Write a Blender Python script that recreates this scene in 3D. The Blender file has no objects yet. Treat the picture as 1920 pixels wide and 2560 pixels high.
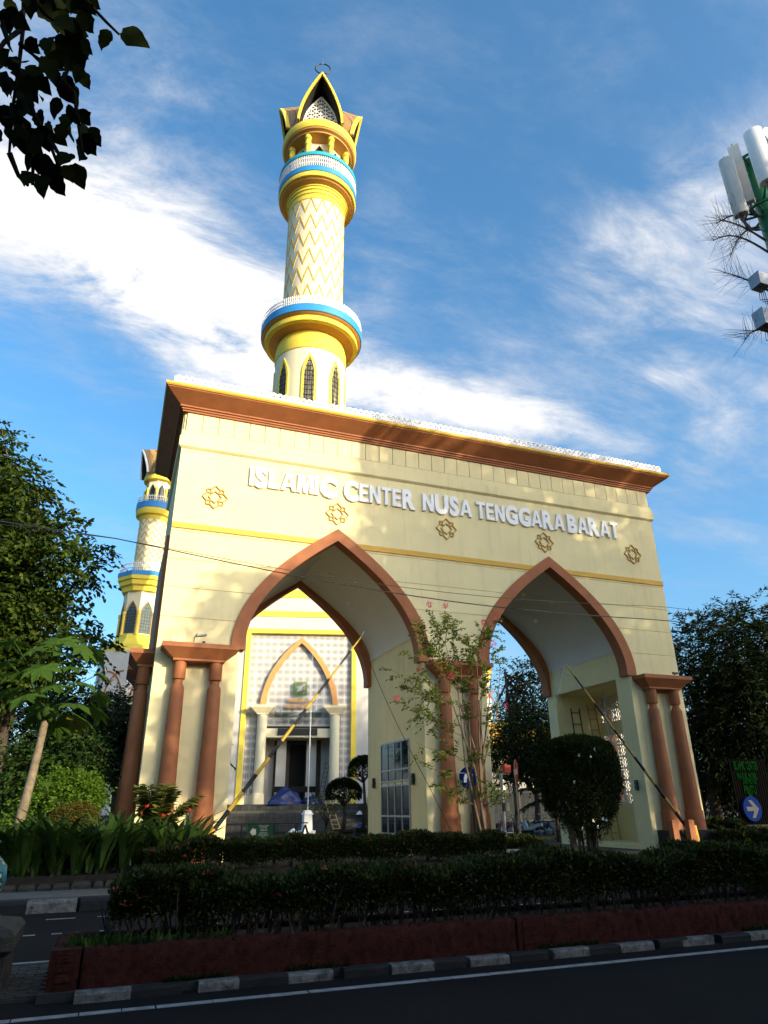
import bpy, bmesh, math, random
import numpy as np
from mathutils import Vector, Matrix
random.seed(11)
RNG = np.random.default_rng(11)
rad = math.radians

# ------------------------------------------------------------------ camera
SC = bpy.context.scene
EYE = 1.65
CAM = np.array([-0.80, -24.15, EYE])
FPX, PITCH, YAW, ROLL = 1696.23, 0.4123, 0.3602, -0.0095
_fw = np.array([math.sin(YAW)*math.cos(PITCH), math.cos(YAW)*math.cos(PITCH), math.sin(PITCH)])
_rt = np.array([math.cos(YAW), -math.sin(YAW), 0.0])
_up = np.cross(_rt, _fw)
_r = math.cos(ROLL)*_rt + math.sin(ROLL)*_up
_u = -math.sin(ROLL)*_rt + math.cos(ROLL)*_up
cd = bpy.data.cameras.new('camera')
cam = bpy.data.objects.new('camera', cd)
SC.collection.objects.link(cam)
cam.matrix_world = Matrix(((_r[0], _u[0], -_fw[0], CAM[0]), (_r[1], _u[1], -_fw[1], CAM[1]), (_r[2], _u[2], -_fw[2], CAM[2]), (0, 0, 0, 1)))
cd.sensor_fit = 'VERTICAL'; cd.sensor_height = 24.0; cd.lens = 24.0*FPX/2560.0
cd.clip_start = 0.1; cd.clip_end = 6000
SC.camera = cam
SD = 1920/1659.0            # my measuring grid is 1659 px wide

def ray(x, y): return _fw*FPX + _r*(x*SD-960) + _u*(1280-y*SD)
def atZ(x, y, z=0.0): d = ray(x, y); return CAM + d*(z-EYE)/d[2]
def atY(x, y, Y=0.0): d = ray(x, y); return CAM + d*(Y-CAM[1])/d[1]
def atD(x, y, L): d = ray(x, y); return CAM + d*L/math.hypot(d[0], d[1])

# ------------------------------------------------------------------ light
SUN_AZ, SUN_EL = rad(31), rad(16)           # right of the gate's normal, above the horizon
SUNV = np.array([math.sin(SUN_AZ)*math.cos(SUN_EL), -math.cos(SUN_AZ)*math.cos(SUN_EL), math.sin(SUN_EL)])
sl = bpy.data.lights.new('sun', 'SUN'); sl.energy = 3.05; sl.angle = rad(0.53); sl.color = (1.0, 0.87, 0.60)
so = bpy.data.objects.new('sun', sl); SC.collection.objects.link(so)
so.rotation_euler = Vector(-SUNV).to_track_quat('-Z', 'Y').to_euler()

SC.view_settings.view_transform = 'Standard'; SC.view_settings.look = 'None'
SC.view_settings.exposure = 1.02; SC.view_settings.gamma = 1.0
SC.view_settings.use_curve_mapping = False

W = bpy.data.worlds.new('World'); SC.world = W; W.use_nodes = True
def make_world():
    nt = W.node_tree; N = nt.nodes; L = nt.links; N.clear()
    out = N.new('ShaderNodeOutputWorld'); bg = N.new('ShaderNodeBackground')
    sky = N.new('ShaderNodeTexSky'); sky.sky_type = 'NISHITA'; sky.sun_disc = False
    sky.sun_elevation = SUN_EL
    sky.sun_rotation = math.atan2(SUNV[0], SUNV[1])
    sky.air_density = 1.0; sky.dust_density = 4.0; sky.ozone_density = 4.0
    tc = N.new('ShaderNodeTexCoord'); gen = tc.outputs['Generated']
    def math_(op, a, b=None, clamp=False):
        n = N.new('ShaderNodeMath'); n.operation = op; n.use_clamp = clamp
        for i, v in enumerate((a, b)):
            if v is None: continue
            if isinstance(v, (int, float)): n.inputs[i].default_value = v
            else: L.new(v, n.inputs[i])
        return n.outputs[0]
    def vmath(op, a, b=None):
        n = N.new('ShaderNodeVectorMath'); n.operation = op
        for i, v in enumerate((a, b)):
            if v is None: continue
            if isinstance(v, (tuple, list, np.ndarray)): n.inputs[i].default_value = tuple(float(q) for q in v)
            else: L.new(v, n.inputs[i])
        return n
    nrm = vmath('NORMALIZE', gen).outputs[0]
    sep = N.new('ShaderNodeSeparateXYZ'); L.new(nrm, sep.inputs[0])
    # cloud deck coordinates: direction projected to a layer overhead
    zc = math_('ADD', math_('MAXIMUM', sep.outputs[2], 0.0), 0.22)
    cx = math_('DIVIDE', sep.outputs[0], zc); cy = math_('DIVIDE', sep.outputs[1], zc)
    comb = N.new('ShaderNodeCombineXYZ'); L.new(cx, comb.inputs[0]); L.new(cy, comb.inputs[1])
    def noise(vec, scale, detail, rough, dist=0.0, rot=0.0, sx=1.0, sy=1.0, loc=(0, 0, 0)):
        m = N.new('ShaderNodeMapping'); m.inputs['Rotation'].default_value = (0, 0, rot)
        m.inputs['Scale'].default_value = (sx, sy, 1); m.inputs['Location'].default_value = loc
        L.new(vec, m.inputs['Vector'])
        t = N.new('ShaderNodeTexNoise'); t.inputs['Scale'].default_value = scale
        t.inputs['Detail'].default_value = detail; t.inputs['Roughness'].default_value = rough
        t.inputs['Distortion'].default_value = dist
        L.new(m.outputs[0], t.inputs['Vector']); return t.outputs[0]
    n1 = noise(comb.outputs[0], 1.5, 10, 0.62, 0.25, 0.75, 1.0, 2.0)
    n2 = noise(comb.outputs[0], 4.5, 9, 0.68, 0.35, 0.75, 1.0, 2.2, (3, 1, 0))
    n3 = noise(comb.outputs[0], 0.75, 3, 0.5, 0.2, 0.2, 1.0, 1.0, (7, 2, 0))
    # cumulus banks: soft lobes on the sky, (x, y in the measuring grid, long and short radius in rad, tilt, weight)
    blobs = [(100, 490, .24, .075, -16, .46), (360, 590, .22, .085, -34, .48), (520, 720, .15, .075, -32, .34), (840, 830, .18, .05, -16, .26), (1060, 890, .18, .040, -12, .36), (1540, 690, .17, .12, -30, .20), (1430, 815, .05, .02, 5, .14), (1480, 440, .15, .06, 25, .17), (250, 170, .34, .13, -15, .15), (640, 640, .18, .2, 0, .10)]
    acc = None
    for (bx, by, ru, rv, tilt, w) in blobs:
        c = ray(bx, by); c = c/np.linalg.norm(c)
        a0 = np.cross(c, _u); a0 /= np.linalg.norm(a0); b0 = np.cross(a0, c)
        t = rad(tilt); a = a0*math.cos(t)+b0*math.sin(t); b = -a0*math.sin(t)+b0*math.cos(t)
        du = vmath('DOT_PRODUCT', nrm, a/ru).outputs['Value']; dv = vmath('DOT_PRODUCT', nrm, b/rv).outputs['Value']
        dc = vmath('DOT_PRODUCT', nrm, c).outputs['Value']
        q = math_('ADD', math_('MULTIPLY', du, du), math_('MULTIPLY', dv, dv))
        g = math_('MULTIPLY', math_('POWER', 2.718, math_('MULTIPLY', q, -1.0)), w)
        g = math_('MULTIPLY', g, math_('GREATER_THAN', dc, 0.0))
        acc = g if acc is None else math_('ADD', acc, g)
    dens = math_('ADD', math_('MULTIPLY', n1, 0.95), math_('MULTIPLY', n2, 0.42))
    dens = math_('ADD', dens, math_('MULTIPLY', math_('SUBTRACT', n3, 0.5), 0.5))
    acc = math_('MULTIPLY', acc, math_('ADD', math_('MULTIPLY', n2, 2.6), -0.32))
    dens = math_('ADD', dens, acc)
    mr = N.new('ShaderNodeMapRange'); mr.interpolation_type = 'SMOOTHSTEP'
    mr.inputs['From Min'].default_value = 0.64; mr.inputs['From Max'].default_value = 1.26
    L.new(dens, mr.inputs['Value'])
    cov = mr.outputs[0]
    hs = N.new('ShaderNodeHueSaturation'); hs.inputs['Saturation'].default_value = 1.13; hs.inputs['Hue'].default_value = 0.489
    hs.inputs['Value'].default_value = 1.20
    L.new(sky.outputs[0], hs.inputs['Color'])
    mix = N.new('ShaderNodeMix'); mix.data_type = 'RGBA'
    L.new(cov, mix.inputs['Factor']); L.new(hs.outputs[0], mix.inputs['A'])
    cl = N.new('ShaderNodeMix'); cl.data_type = 'RGBA'
    cl.inputs['A'].default_value = (2.1, 2.3, 2.65, 1); cl.inputs['B'].default_value = (3.55, 3.55, 3.6, 1)
    mr2 = N.new('ShaderNodeMapRange'); mr2.inputs['From Min'].default_value = 0.8; mr2.inputs['From Max'].default_value = 1.3; L.new(dens, mr2.inputs['Value'])
    L.new(mr2.outputs[0], cl.inputs['Factor']); L.new(cl.outputs['Result'], mix.inputs['B'])
    L.new(mix.outputs['Result'], bg.inputs['Color']); bg.inputs['Strength'].default_value = 0.15
    L.new(bg.outputs[0], out.inputs[0])
make_world()

# ------------------------------------------------------------------ materials
def _nodes(name):
    m = bpy.data.materials.new(name); m.use_nodes = True
    nt = m.node_tree; b = nt.nodes['Principled BSDF']
    return m, nt, b

def mat(name, col, rough=0.7, var=0.10, scale=1.5, bump=0.0, bscale=40.0, spec=0.3, metal=0.0, streak=0.0, coat=0.0):
    m, nt, b = _nodes(name); N = nt.nodes; L = nt.links
    b.inputs['Roughness'].default_value = rough; b.inputs['Metallic'].default_value = metal
    b.inputs['Specular IOR Level'].default_value = spec
    if coat: b.inputs['Coat Weight'].default_value = coat
    geo = N.new('ShaderNodeNewGeometry')
    t = N.new('ShaderNodeTexNoise'); t.inputs['Scale'].default_value = scale; t.inputs['Detail'].default_value = 6; t.inputs['Roughness'].default_value = 0.65
    L.new(geo.outputs['Position'], t.inputs['Vector'])
    mr = N.new('ShaderNodeMapRange'); mr.inputs['From Min'].default_value = 0.3; mr.inputs['From Max'].default_value = 0.7
    L.new(t.outputs[0], mr.inputs[0])
    mx = N.new('ShaderNodeMix'); mx.data_type = 'RGBA'
    mx.inputs['A'].default_value = (*[c*(1-var) for c in col], 1); mx.inputs['B'].default_value = (*[min(1, c*(1+var)) for c in col], 1)
    L.new(mr.outputs[0], mx.inputs['Factor'])
    res = mx.outputs['Result']
    if streak:
        mp = N.new('ShaderNodeMapping'); mp.inputs['Scale'].default_value = (2.2, 2.2, 0.16)
        L.new(geo.outputs['Position'], mp.inputs[0])
        t2 = N.new('ShaderNodeTexNoise'); t2.inputs['Scale'].default_value = 1.6; t2.inputs['Detail'].default_value = 7; t2.inputs['Roughness'].default_value = 0.7
        L.new(mp.outputs[0], t2.inputs['Vector'])
        r2 = N.new('ShaderNodeMapRange'); r2.inputs['From Min'].default_value = 0.52; r2.inputs['From Max'].default_value = 0.8
        r2.inputs['To Max'].default_value = streak
        L.new(t2.outputs[0], r2.inputs[0])
        m2 = N.new('ShaderNodeMix'); m2.data_type = 'RGBA'
        L.new(r2.outputs[0], m2.inputs['Factor']); L.new(res, m2.inputs['A'])
        m2.inputs['B'].default_value = (col[0]*0.5, col[1]*0.48, col[2]*0.5, 1)
        res = m2.outputs['Result']
    L.new(res, b.inputs['Base Color'])
    if bump:
        tb = N.new('ShaderNodeTexNoise'); tb.inputs['Scale'].default_value = bscale; tb.inputs['Detail'].default_value = 5
        L.new(geo.outputs['Position'], tb.inputs['Vector'])
        bp = N.new('ShaderNodeBump'); bp.inputs['Strength'].default_value = bump; bp.inputs['Distance'].default_value = 0.02
        L.new(tb.outputs[0], bp.inputs['Height']); L.new(bp.outputs[0], b.inputs['Normal'])
    return m

def leafmat(name, dark, light, trans=0.28, rough=0.62, spec=0.12):
    m, nt, b = _nodes(name); N = nt.nodes; L = nt.links
    geo = N.new('ShaderNodeNewGeometry')
    cr = N.new('ShaderNodeValToRGB'); cr.color_ramp.elements[0].color = (*dark, 1); cr.color_ramp.elements[1].color = (*light, 1)
    e = cr.color_ramp.elements.new(0.93); e.color = (*light, 1)
    cr.color_ramp.elements[2].color = (light[0]*1.6, light[1]*1.15, light[2]*0.8, 1)
    L.new(geo.outputs['Random Per Island'], cr.inputs[0])
    L.new(cr.outputs[0], b.inputs['Base Color'])
    b.inputs['Roughness'].default_value = rough; b.inputs['Specular IOR Level'].default_value = spec
    tr = N.new('ShaderNodeBsdfTranslucent'); L.new(cr.outputs[0], tr.inputs[0])
    ms = N.new('ShaderNodeMixShader'); ms.inputs[0].default_value = trans
    out = N['Material Output']
    L.new(b.outputs[0], ms.inputs[1]); L.new(tr.outputs[0], ms.inputs[2]); L.new(ms.outputs[0], out.inputs[0])
    return m

def brickmat(name, c1, c2, mortar, scale, bw=0.5, bh=0.25, ms=0.02, rough=0.8, rot=None):
    m, nt, b = _nodes(name); N = nt.nodes; L = nt.links
    tc = N.new('ShaderNodeTexCoord'); br = N.new('ShaderNodeTexBrick')
    mp = N.new('ShaderNodeMapping'); mp.inputs['Rotation'].default_value = rot or (0, 0, 0)
    L.new(tc.outputs['Object'], mp.inputs[0]); L.new(mp.outputs[0], br.inputs[0])
    br.inputs['Color1'].default_value = (*c1, 1); br.inputs['Color2'].default_value = (*c2, 1); br.inputs['Mortar'].default_value = (*mortar, 1)
    br.inputs['Scale'].default_value = scale; br.inputs['Mortar Size'].default_value = ms
    br.inputs['Brick Width'].default_value = bw; br.inputs['Row Height'].default_value = bh
    L.new(br.outputs[0], b.inputs['Base Color']); b.inputs['Roughness'].default_value = rough
    bp = N.new('ShaderNodeBump'); bp.inputs['Strength'].default_value = 0.4; bp.inputs['Distance'].default_value = 0.02; bp.invert = True
    L.new(br.outputs['Fac'], bp.inputs['Height']); L.new(bp.outputs[0], b.inputs['Normal'])
    return m

CREAM = mat('cream_paint', (0.77, 0.66, 0.355), 0.75, 0.07, 0.6, 0.10, 60, streak=0.42)
CREAM2 = mat('cream_wall_paint', (0.79, 0.71, 0.47), 0.75, 0.06, 0.5, 0.08, 60, streak=0.38)
TERRA = mat('terracotta_paint', (0.335, 0.116, 0.043), 0.65, 0.16, 1.6, 0.12, 50, streak=0.30)
YELLOW = mat('yellow_paint', (0.64, 0.37, 0.05), 0.55, 0.06, 1.0, streak=0.1)
YELLOWB = mat('bright_yellow_paint', (0.80, 0.62, 0.075), 0.65, 0.08, 0.5, streak=0.30)
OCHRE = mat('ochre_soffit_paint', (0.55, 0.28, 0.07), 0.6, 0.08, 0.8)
WHITE = mat('white_paint', (0.86, 0.85, 0.83), 0.55, 0.04, 2.0)
WHITEM = mat('white_marble', (0.56, 0.53, 0.47), 0.45, 0.08, 0.8, streak=0.2)
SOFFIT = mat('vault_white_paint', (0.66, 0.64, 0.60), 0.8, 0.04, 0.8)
BLUE = mat('blue_paint', (0.035, 0.26, 0.62), 0.5, 0.06, 1.0)
TEAL = mat('turquoise_paint', (0.03, 0.36, 0.46), 0.5, 0.06, 1.0)
BLACK = mat('black_plinth_tile', (0.012, 0.012, 0.012), 0.35, 0.2, 2.0)
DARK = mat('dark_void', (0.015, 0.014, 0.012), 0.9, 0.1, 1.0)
STEEL = mat('grey_steel', (0.30, 0.30, 0.31), 0.4, 0.1, 3.0, metal=0.6)
ALU = mat('window_aluminium', (0.42, 0.42, 0.43), 0.4, 0.05, 3.0, metal=0.4)
BLKM = mat('black_metal', (0.02, 0.02, 0.022), 0.45, 0.2, 3.0)
GLASS = mat('dark_window_glass', (0.010, 0.012, 0.013), 0.05, 0.1, 1.0, spec=0.45)
GLASSM = mat('bronze_patterned_glass', (0.20, 0.18, 0.13), 0.5, 0.45, 3.0, spec=.25)
GLASSG = mat('patterned_window_glass', (0.09, 0.135, 0.14), 0.55, 0.35, 2.5, spec=0.25)
TILE = brickmat('roof_tiles', (0.40, 0.24, 0.08), (0.34, 0.19, 0.06), (0.10, 0.05, 0.02), 1.0, 0.6, 0.45, 0.03, 0.6, (0.7, 0.7, 0.6))
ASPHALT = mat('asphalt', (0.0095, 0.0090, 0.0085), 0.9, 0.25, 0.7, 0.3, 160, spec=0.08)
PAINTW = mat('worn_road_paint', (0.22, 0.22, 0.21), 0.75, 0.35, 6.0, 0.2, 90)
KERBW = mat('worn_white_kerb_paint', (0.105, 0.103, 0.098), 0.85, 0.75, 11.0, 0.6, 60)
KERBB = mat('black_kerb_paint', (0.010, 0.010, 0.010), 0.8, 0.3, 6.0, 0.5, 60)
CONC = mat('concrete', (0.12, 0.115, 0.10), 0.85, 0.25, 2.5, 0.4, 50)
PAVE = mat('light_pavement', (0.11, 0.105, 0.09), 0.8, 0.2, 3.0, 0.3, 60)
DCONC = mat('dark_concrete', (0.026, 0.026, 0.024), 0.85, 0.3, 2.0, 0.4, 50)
REDW = mat('red_rough_wall', (0.038, 0.0105, 0.0075), 0.9, 0.55, 13.0, 1.0, 55, spec=.1)
STONE = mat('garden_stone', (0.035, 0.031, 0.024), 0.85, 0.5, 5.0, 0.8, 25)
WSTONE = mat('whitewashed_stone', (0.26, 0.23, 0.19), 0.85, 0.5, 9.0, 0.9, 35)
SOIL = mat('soil', (0.020, 0.016, 0.010), 0.95, 0.4, 5.0, 0.6, 30)
GRASSM = mat('lawn', (0.020, 0.036, 0.008), 0.9, 0.35, 4.0, 0.6, 50)
GROUNDM = mat('ground_earth', (0.05, 0.047, 0.035), 0.95, 0.3, 0.4, 0.3, 20)
BARK = mat('bark', (0.075, 0.058, 0.042), 0.9, 0.3, 6.0, 0.6, 40)
BARKL = mat('pale_bark', (0.20, 0.155, 0.10), 0.85, 0.35, 7.0, 0.7, 45)
TWIG = mat('myrtle_stem_bark', (0.12, 0.085, 0.055), 0.8, 0.3, 7.0)
GREENP = mat('green_pole_paint', (0.012, 0.13, 0.055), 0.4, 0.15, 2.0)
ANTW = mat('antenna_grey_plastic', (0.55, 0.54, 0.50), 0.5, 0.08, 2.0)
GREENS = mat('sign_green', (0.008, 0.085, 0.040), 0.5, 0.1, 3.0)
BLUES = mat('sign_blue', (0.004, 0.016, 0.10), 0.8, 0.08, 3.0, spec=.03)
REDS = mat('sign_red', (0.45, 0.04, 0.02), 0.5, 0.15, 3.0)
BAMBOO = mat('bamboo', (0.42, 0.27, 0.08), 0.5, 0.25, 5.0, 0.2, 40)
BAMBY = mat('yellow_painted_bamboo', (0.62, 0.40, 0.05), 0.5, 0.15, 5.0)
TARP = mat('blue_tarpaulin', (0.008, 0.022, 0.105), 0.45, 0.15, 3.0, 0.4, 8)
WOOD = mat('old_timber', (0.07, 0.045, 0.025), 0.8, 0.3, 5.0)
STEPST = brickmat('dark_step_stone', (0.042, 0.042, 0.038), (0.027, 0.027, 0.024), (0.075, 0.075, 0.062), 1.0, 0.55, 0.175, 0.02)
GOLD = mat('gold_letters', (0.72, 0.34, 0.03), 0.4, 0.05, 2.0)
DGREEN = mat('dark_green_letters', (0.03, 0.05, 0.015), 0.5, 0.1, 2.0)
LGREEN = mat('emblem_green', (0.09, 0.22, 0.03), 0.5, 0.05, 2.0)
SGREEN = mat('sign_letter_green', (0.002, 0.022, 0.004), 0.9, 0.05, 2.0, spec=.02)
PINK = mat('pink_petals', (0.62, 0.05, 0.12), 0.6, 0.25, 9.0)
IXORA = mat('ixora_red_petals', (0.20, 0.035, 0.025), 0.6, 0.3, 9.0)
WFLOW = mat('white_petals', (0.8, 0.8, 0.75), 0.6, 0.05, 2.0)
REDF = mat('red_petals', (0.5, 0.03, 0.01), 0.6, 0.2, 9.0)
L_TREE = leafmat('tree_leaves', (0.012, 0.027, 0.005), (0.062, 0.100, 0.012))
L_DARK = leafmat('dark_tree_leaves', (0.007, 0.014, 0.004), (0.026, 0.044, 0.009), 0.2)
L_PAP = leafmat('papaya_leaves', (0.028, 0.070, 0.010), (0.060, 0.115, 0.014), 0.3)
L_LIL = leafmat('canna_leaves', (0.014, 0.036, 0.007), (0.045, 0.085, 0.014), 0.25)
L_HEDGE = leafmat('hedge_leaves', (0.008, 0.016, 0.004), (0.040, 0.052, 0.008), 0.15)
L_LIME = leafmat('lime_bush_leaves', (0.05, 0.12, 0.012), (0.13, 0.22, 0.02), 0.35)
L_BRN = leafmat('brownish_bush_leaves', (0.06, 0.05, 0.010), (0.14, 0.11, 0.02), 0.3)
SCREEN = mat('pierced_screen_white', (.74, .72, .68), .6, .08, 1.0)
L_MYR = leafmat('myrtle_leaves', (0.05, 0.085, 0.012), (0.15, 0.19, 0.03), 0.4)
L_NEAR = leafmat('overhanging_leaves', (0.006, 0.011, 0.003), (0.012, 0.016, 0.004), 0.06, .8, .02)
L_PALM = leafmat('palm_leaves', (0.020, 0.040, 0.008), (0.07, 0.10, 0.02), 0.3)
L_PALMY = leafmat('sunburnt_palm_leaves', (0.045, 0.075, 0.012), (0.17, 0.17, 0.04), 0.3)

# ------------------------------------------------------------------ object helpers
COL = SC.collection
def tag(o, label=None, cat=None, group=None, kind=None):
    if label: o['label'] = label
    if cat: o['category'] = cat
    if group: o['group'] = group
    if kind: o['kind'] = kind
    return o
def thing(name, label, cat, loc=(0, 0, 0), rotz=0.0, group=None):
    o = bpy.data.objects.new(name, None); COL.objects.link(o)
    o.location = tuple(float(q) for q in loc); o.rotation_euler = (0, 0, rotz); o.empty_display_size = 0.3
    return tag(o, label, cat, group)
def wl(o):
    v = np.zeros(3)
    while o is not None:
        v += np.array(o.location); o = o.parent
    return v
def link(name, me, m, parent=None, loc=None, rot=None):
    o = bpy.data.objects.new(name, me); COL.objects.link(o)
    if m is not None and len(me.materials) == 0: me.materials.append(m)
    if parent is not None: o.parent = parent
    if loc is not None: o.location = tuple(float(q) for q in loc)
    if rot is not None: o.rotation_euler = rot
    return o
def copy_tree(o, parent=None):
    c = o.copy(); COL.objects.link(c); c.parent = parent
    for ch in list(o.children): copy_tree(ch, c)
    return c

class MB:
    def __init__(s): s.v = []; s.f = []
    def add(s, vs, fs):
        n = len(s.v); s.v.extend([tuple(float(q) for q in p) for p in vs]); s.f.extend([tuple(i+n for i in f) for f in fs]); return s
    def box(s, x0, x1, y0, y1, z0, z1):
        return s.add([(x0, y0, z0), (x1, y0, z0), (x1, y1, z0), (x0, y1, z0), (x0, y0, z1), (x1, y0, z1), (x1, y1, z1), (x0, y1, z1)],
                     [(0, 3, 2, 1), (4, 5, 6, 7), (0, 1, 5, 4), (1, 2, 6, 5), (2, 3, 7, 6), (3, 0, 4, 7)])
    def rects(s, lst):           # stacked rectangles (x0,x1,y0,y1,z) joined into a closed solid
        vs = []; fs = []
        for (x0, x1, y0, y1, z) in lst: vs += [(x0, y0, z), (x1, y0, z), (x1, y1, z), (x0, y1, z)]
        for i in range(len(lst)-1):
            for k in range(4):
                a = i*4+k; b = i*4+(k+1) % 4; fs.append((a, b, b+4, a+4))
        n = (len(lst)-1)*4
        fs.append((3, 2, 1, 0)); fs.append((n, n+1, n+2, n+3))
        return s.add(vs, fs)
    def sweep(s, prof, x0, x1, y0, y1, close=True):   # (out, z) profile swept round a rectangle
        return s.rects([(x0-o, x1+o, y0-o, y1+o, z) for o, z in prof])
    def prism(s, poly, y0, y1):   # (x,z) polygon pushed through y
        n = len(poly)
        vs = [(x, y0, z) for x, z in poly]+[(x, y1, z) for x, z in poly]
        fs = [tuple(range(n)), tuple(range(2*n-1, n-1, -1))]+[(i, i+n, (i+1) % n+n, (i+1) % n) for i in range(n)]
        return s.add(vs, fs)
    def band(s, A, B, y0, y1):    # strip between two (x,z) curves pushed through y
        n = len(A)
        vs = [(x, y0, z) for x, z in A]+[(x, y0, z) for x, z in B]+[(x, y1, z) for x, z in A]+[(x, y1, z) for x, z in B]
        fs = []
        for i in range(n-1):
            a, b = i, i+1
            fs += [(a, b, b+n, a+n), (a+2*n, a+3*n, b+3*n, b+2*n), (a, a+2*n, b+2*n, b), (a+n, b+n, b+3*n, a+3*n)]
        fs += [(0, n, 3*n, 2*n), (n-1, 3*n-1, 4*n-1, 2*n-1)]
        return s.add(vs, fs)
    def lathe(s, prof, cx=0, cy=0, n=24, a0=0.0, closed=False):
        vs = []; fs = []; m = len(prof)
        for r, z in prof:
            for k in range(n):
                t = a0+2*math.pi*k/n; vs.append((cx+r*math.cos(t), cy+r*math.sin(t), z))
        for i in range(m-1):
            for k in range(n):
                a = i*n+k; b = i*n+(k+1) % n; fs.append((a, b, b+n, a+n))
        if closed:
            for k in range(n):
                a = (m-1)*n+k; b = (m-1)*n+(k+1) % n; fs.append((a, b, (k+1) % n, k))
        else:
            fs.append(tuple(range(n-1, -1, -1))); fs.append(tuple(range((m-1)*n, m*n)))
        return s.add(vs, fs)
    def tube(s, pts, rr, n=6):
        pts = [Vector([float(q) for q in p]) for p in pts]
        if isinstance(rr, (int, float)): rr = [rr]*len(pts)
        vs = []; fs = []; up = None
        for i, p in enumerate(pts):
            d = (pts[min(i+1, len(pts)-1)]-pts[max(i-1, 0)])
            if d.length < 1e-9: d = Vector((0, 0, 1))
            d.normalize()
            if up is None: up = Vector((1, 0, 0)) if abs(d.x) < 0.9 else Vector((0, 1, 0))
            a = d.cross(up); a.normalize(); b = d.cross(a); up = -b if False else up
            for k in range(n):
                t = 2*math.pi*k/n; q = p+(a*math.cos(t)+b*math.sin(t))*rr[i]; vs.append(q[:])
        for i in range(len(pts)-1):
            for k in range(n):
                x = i*n+k; y = i*n+(k+1) % n; fs.append((x, y, y+n, x+n))
        fs.append(tuple(range(n-1, -1, -1))); m = (len(pts)-1)*n; fs.append(tuple(range(m, m+n)))
        return s.add(vs, fs)
    def bar(s, p, q, w, t, nrm):   # flat bar from p to q, width w in the plane normal to nrm, thickness t along nrm
        p = Vector(p); q = Vector(q); nrm = Vector(nrm).normalized(); d = (q-p).normalized(); c = d.cross(nrm).normalized()
        vs = []
        for o in (p, q):
            for a, b in ((-1, -1), (1, -1), (1, 1), (-1, 1)): vs.append((o+c*(a*w/2)+nrm*(b*t/2))[:])
        return s.add(vs, [(0, 1, 2, 3), (7, 6, 5, 4), (0, 4, 5, 1), (1, 5, 6, 2), (2, 6, 7, 3), (3, 7, 4, 0)])
    def sphere(s, c, r, n=10, m=6, sz=1.0):
        prof = [(max(r*math.sin(math.pi*i/m), 1e-4), c[2]-r*sz*math.cos(math.pi*i/m)) for i in range(m+1)]
        return s.lathe(prof, c[0], c[1], n)
    def xf(s, fn): s.v = [tuple(fn(p)) for p in s.v]; return s
    def mesh(s, name, off=(0, 0, 0), smooth=False, fix=True):
        me = bpy.data.meshes.new(name)
        ox, oy, oz = [float(q) for q in off]
        me.from_pydata([(x-ox, y-oy, z-oz) for x, y, z in s.v], [], s.f)
        if fix:
            bm = bmesh.new(); bm.from_mesh(me); bmesh.ops.recalc_face_normals(bm, faces=bm.faces); bm.to_mesh(me); bm.free()
        if smooth:
            me.polygons.foreach_set('use_smooth', [True]*len(me.polygons))
            if smooth != True: 
                try: me.set_sharp_from_angle(angle=rad(smooth))
                except Exception: pass
        me.update(); return me
    def build(s, name, m, parent=None, smooth=False, off=None, local=False):
        if off is None: off = (0, 0, 0) if (parent is None or local) else wl(parent)
        return link(name, s.mesh(name, off, smooth), m, parent)
    def single(s, name, m, label, cat, base, group=None, smooth=False, kind=None):
        o = link(name, s.mesh(name, base, smooth), m, None, base)
        return tag(o, label, cat, group, kind)

def struct(name, mb, m, smooth=False):
    return tag(mb.build(name, m, None, smooth), kind='structure')

def npmesh(name, V, F4=None, F3=None):
    me = bpy.data.meshes.new(name)
    V = np.asarray(V, dtype=np.float32); me.vertices.add(len(V)); me.vertices.foreach_set('co', V.ravel())
    F = F4 if F4 is not None else F3
    k = F.shape[1]; F = np.asarray(F, dtype=np.int32)
    me.loops.add(F.size); me.loops.foreach_set('vertex_index', F.ravel())
    me.polygons.add(len(F)); me.polygons.foreach_set('loop_start', np.arange(0, F.size, k, dtype=np.int32))
    try: me.polygons.foreach_set('loop_total', np.full(len(F), k, dtype=np.int32))
    except Exception: pass
    me.update(calc_edges=True); me.validate(); return me

# leaf templates: x along the leaf, y across, z up
T_DIA = (np.array([(0, 0, 0), (.42, -.25, .04), (1, 0, -.10), (.42, .25, .04)], float), np.array([(0, 1, 2, 3)]))
T_FOLD = (np.array([(0, 0, 0), (.32, -.25, .07), (.72, -.17, .0), (1, 0, -.16), (.72, .17, .0), (.32, .25, .07), (.5, 0, -.01)], float),
          np.array([(0, 1, 2, 6), (2, 3, 4, 6), (0, 6, 4, 5)]))
T_NARROW = (np.array([(0, 0, 0), (.4, -.13, .03), (1, 0, -.18), (.4, .13, .03)], float), np.array([(0, 1, 2, 3)]))
def unit(a): return a/np.maximum(np.linalg.norm(a, axis=-1, keepdims=True), 1e-9)
def leaf_verts(P, D, S, T, upbias=1.0, rng=RNG):
    P = np.asarray(P, float); N = len(P); D = unit(np.asarray(D, float))
    up = np.array([0, 0, 1.0])*upbias + rng.normal(0, 0.45, (N, 3))
    side = unit(np.cross(up, D)); nn = np.cross(D, side)
    V = T[0]; S = np.asarray(S, float).reshape(-1, 1, 1)
    out = P[:, None, :] + S*(V[None, :, 0:1]*D[:, None, :] + V[None, :, 1:2]*side[:, None, :] + V[None, :, 2:3]*nn[:, None, :])
    F = T[1][None, :, :] + (np.arange(N)*len(V))[:, None, None]
    return out.reshape(-1, 3), F.reshape(-1, T[1].shape[1])
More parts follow.
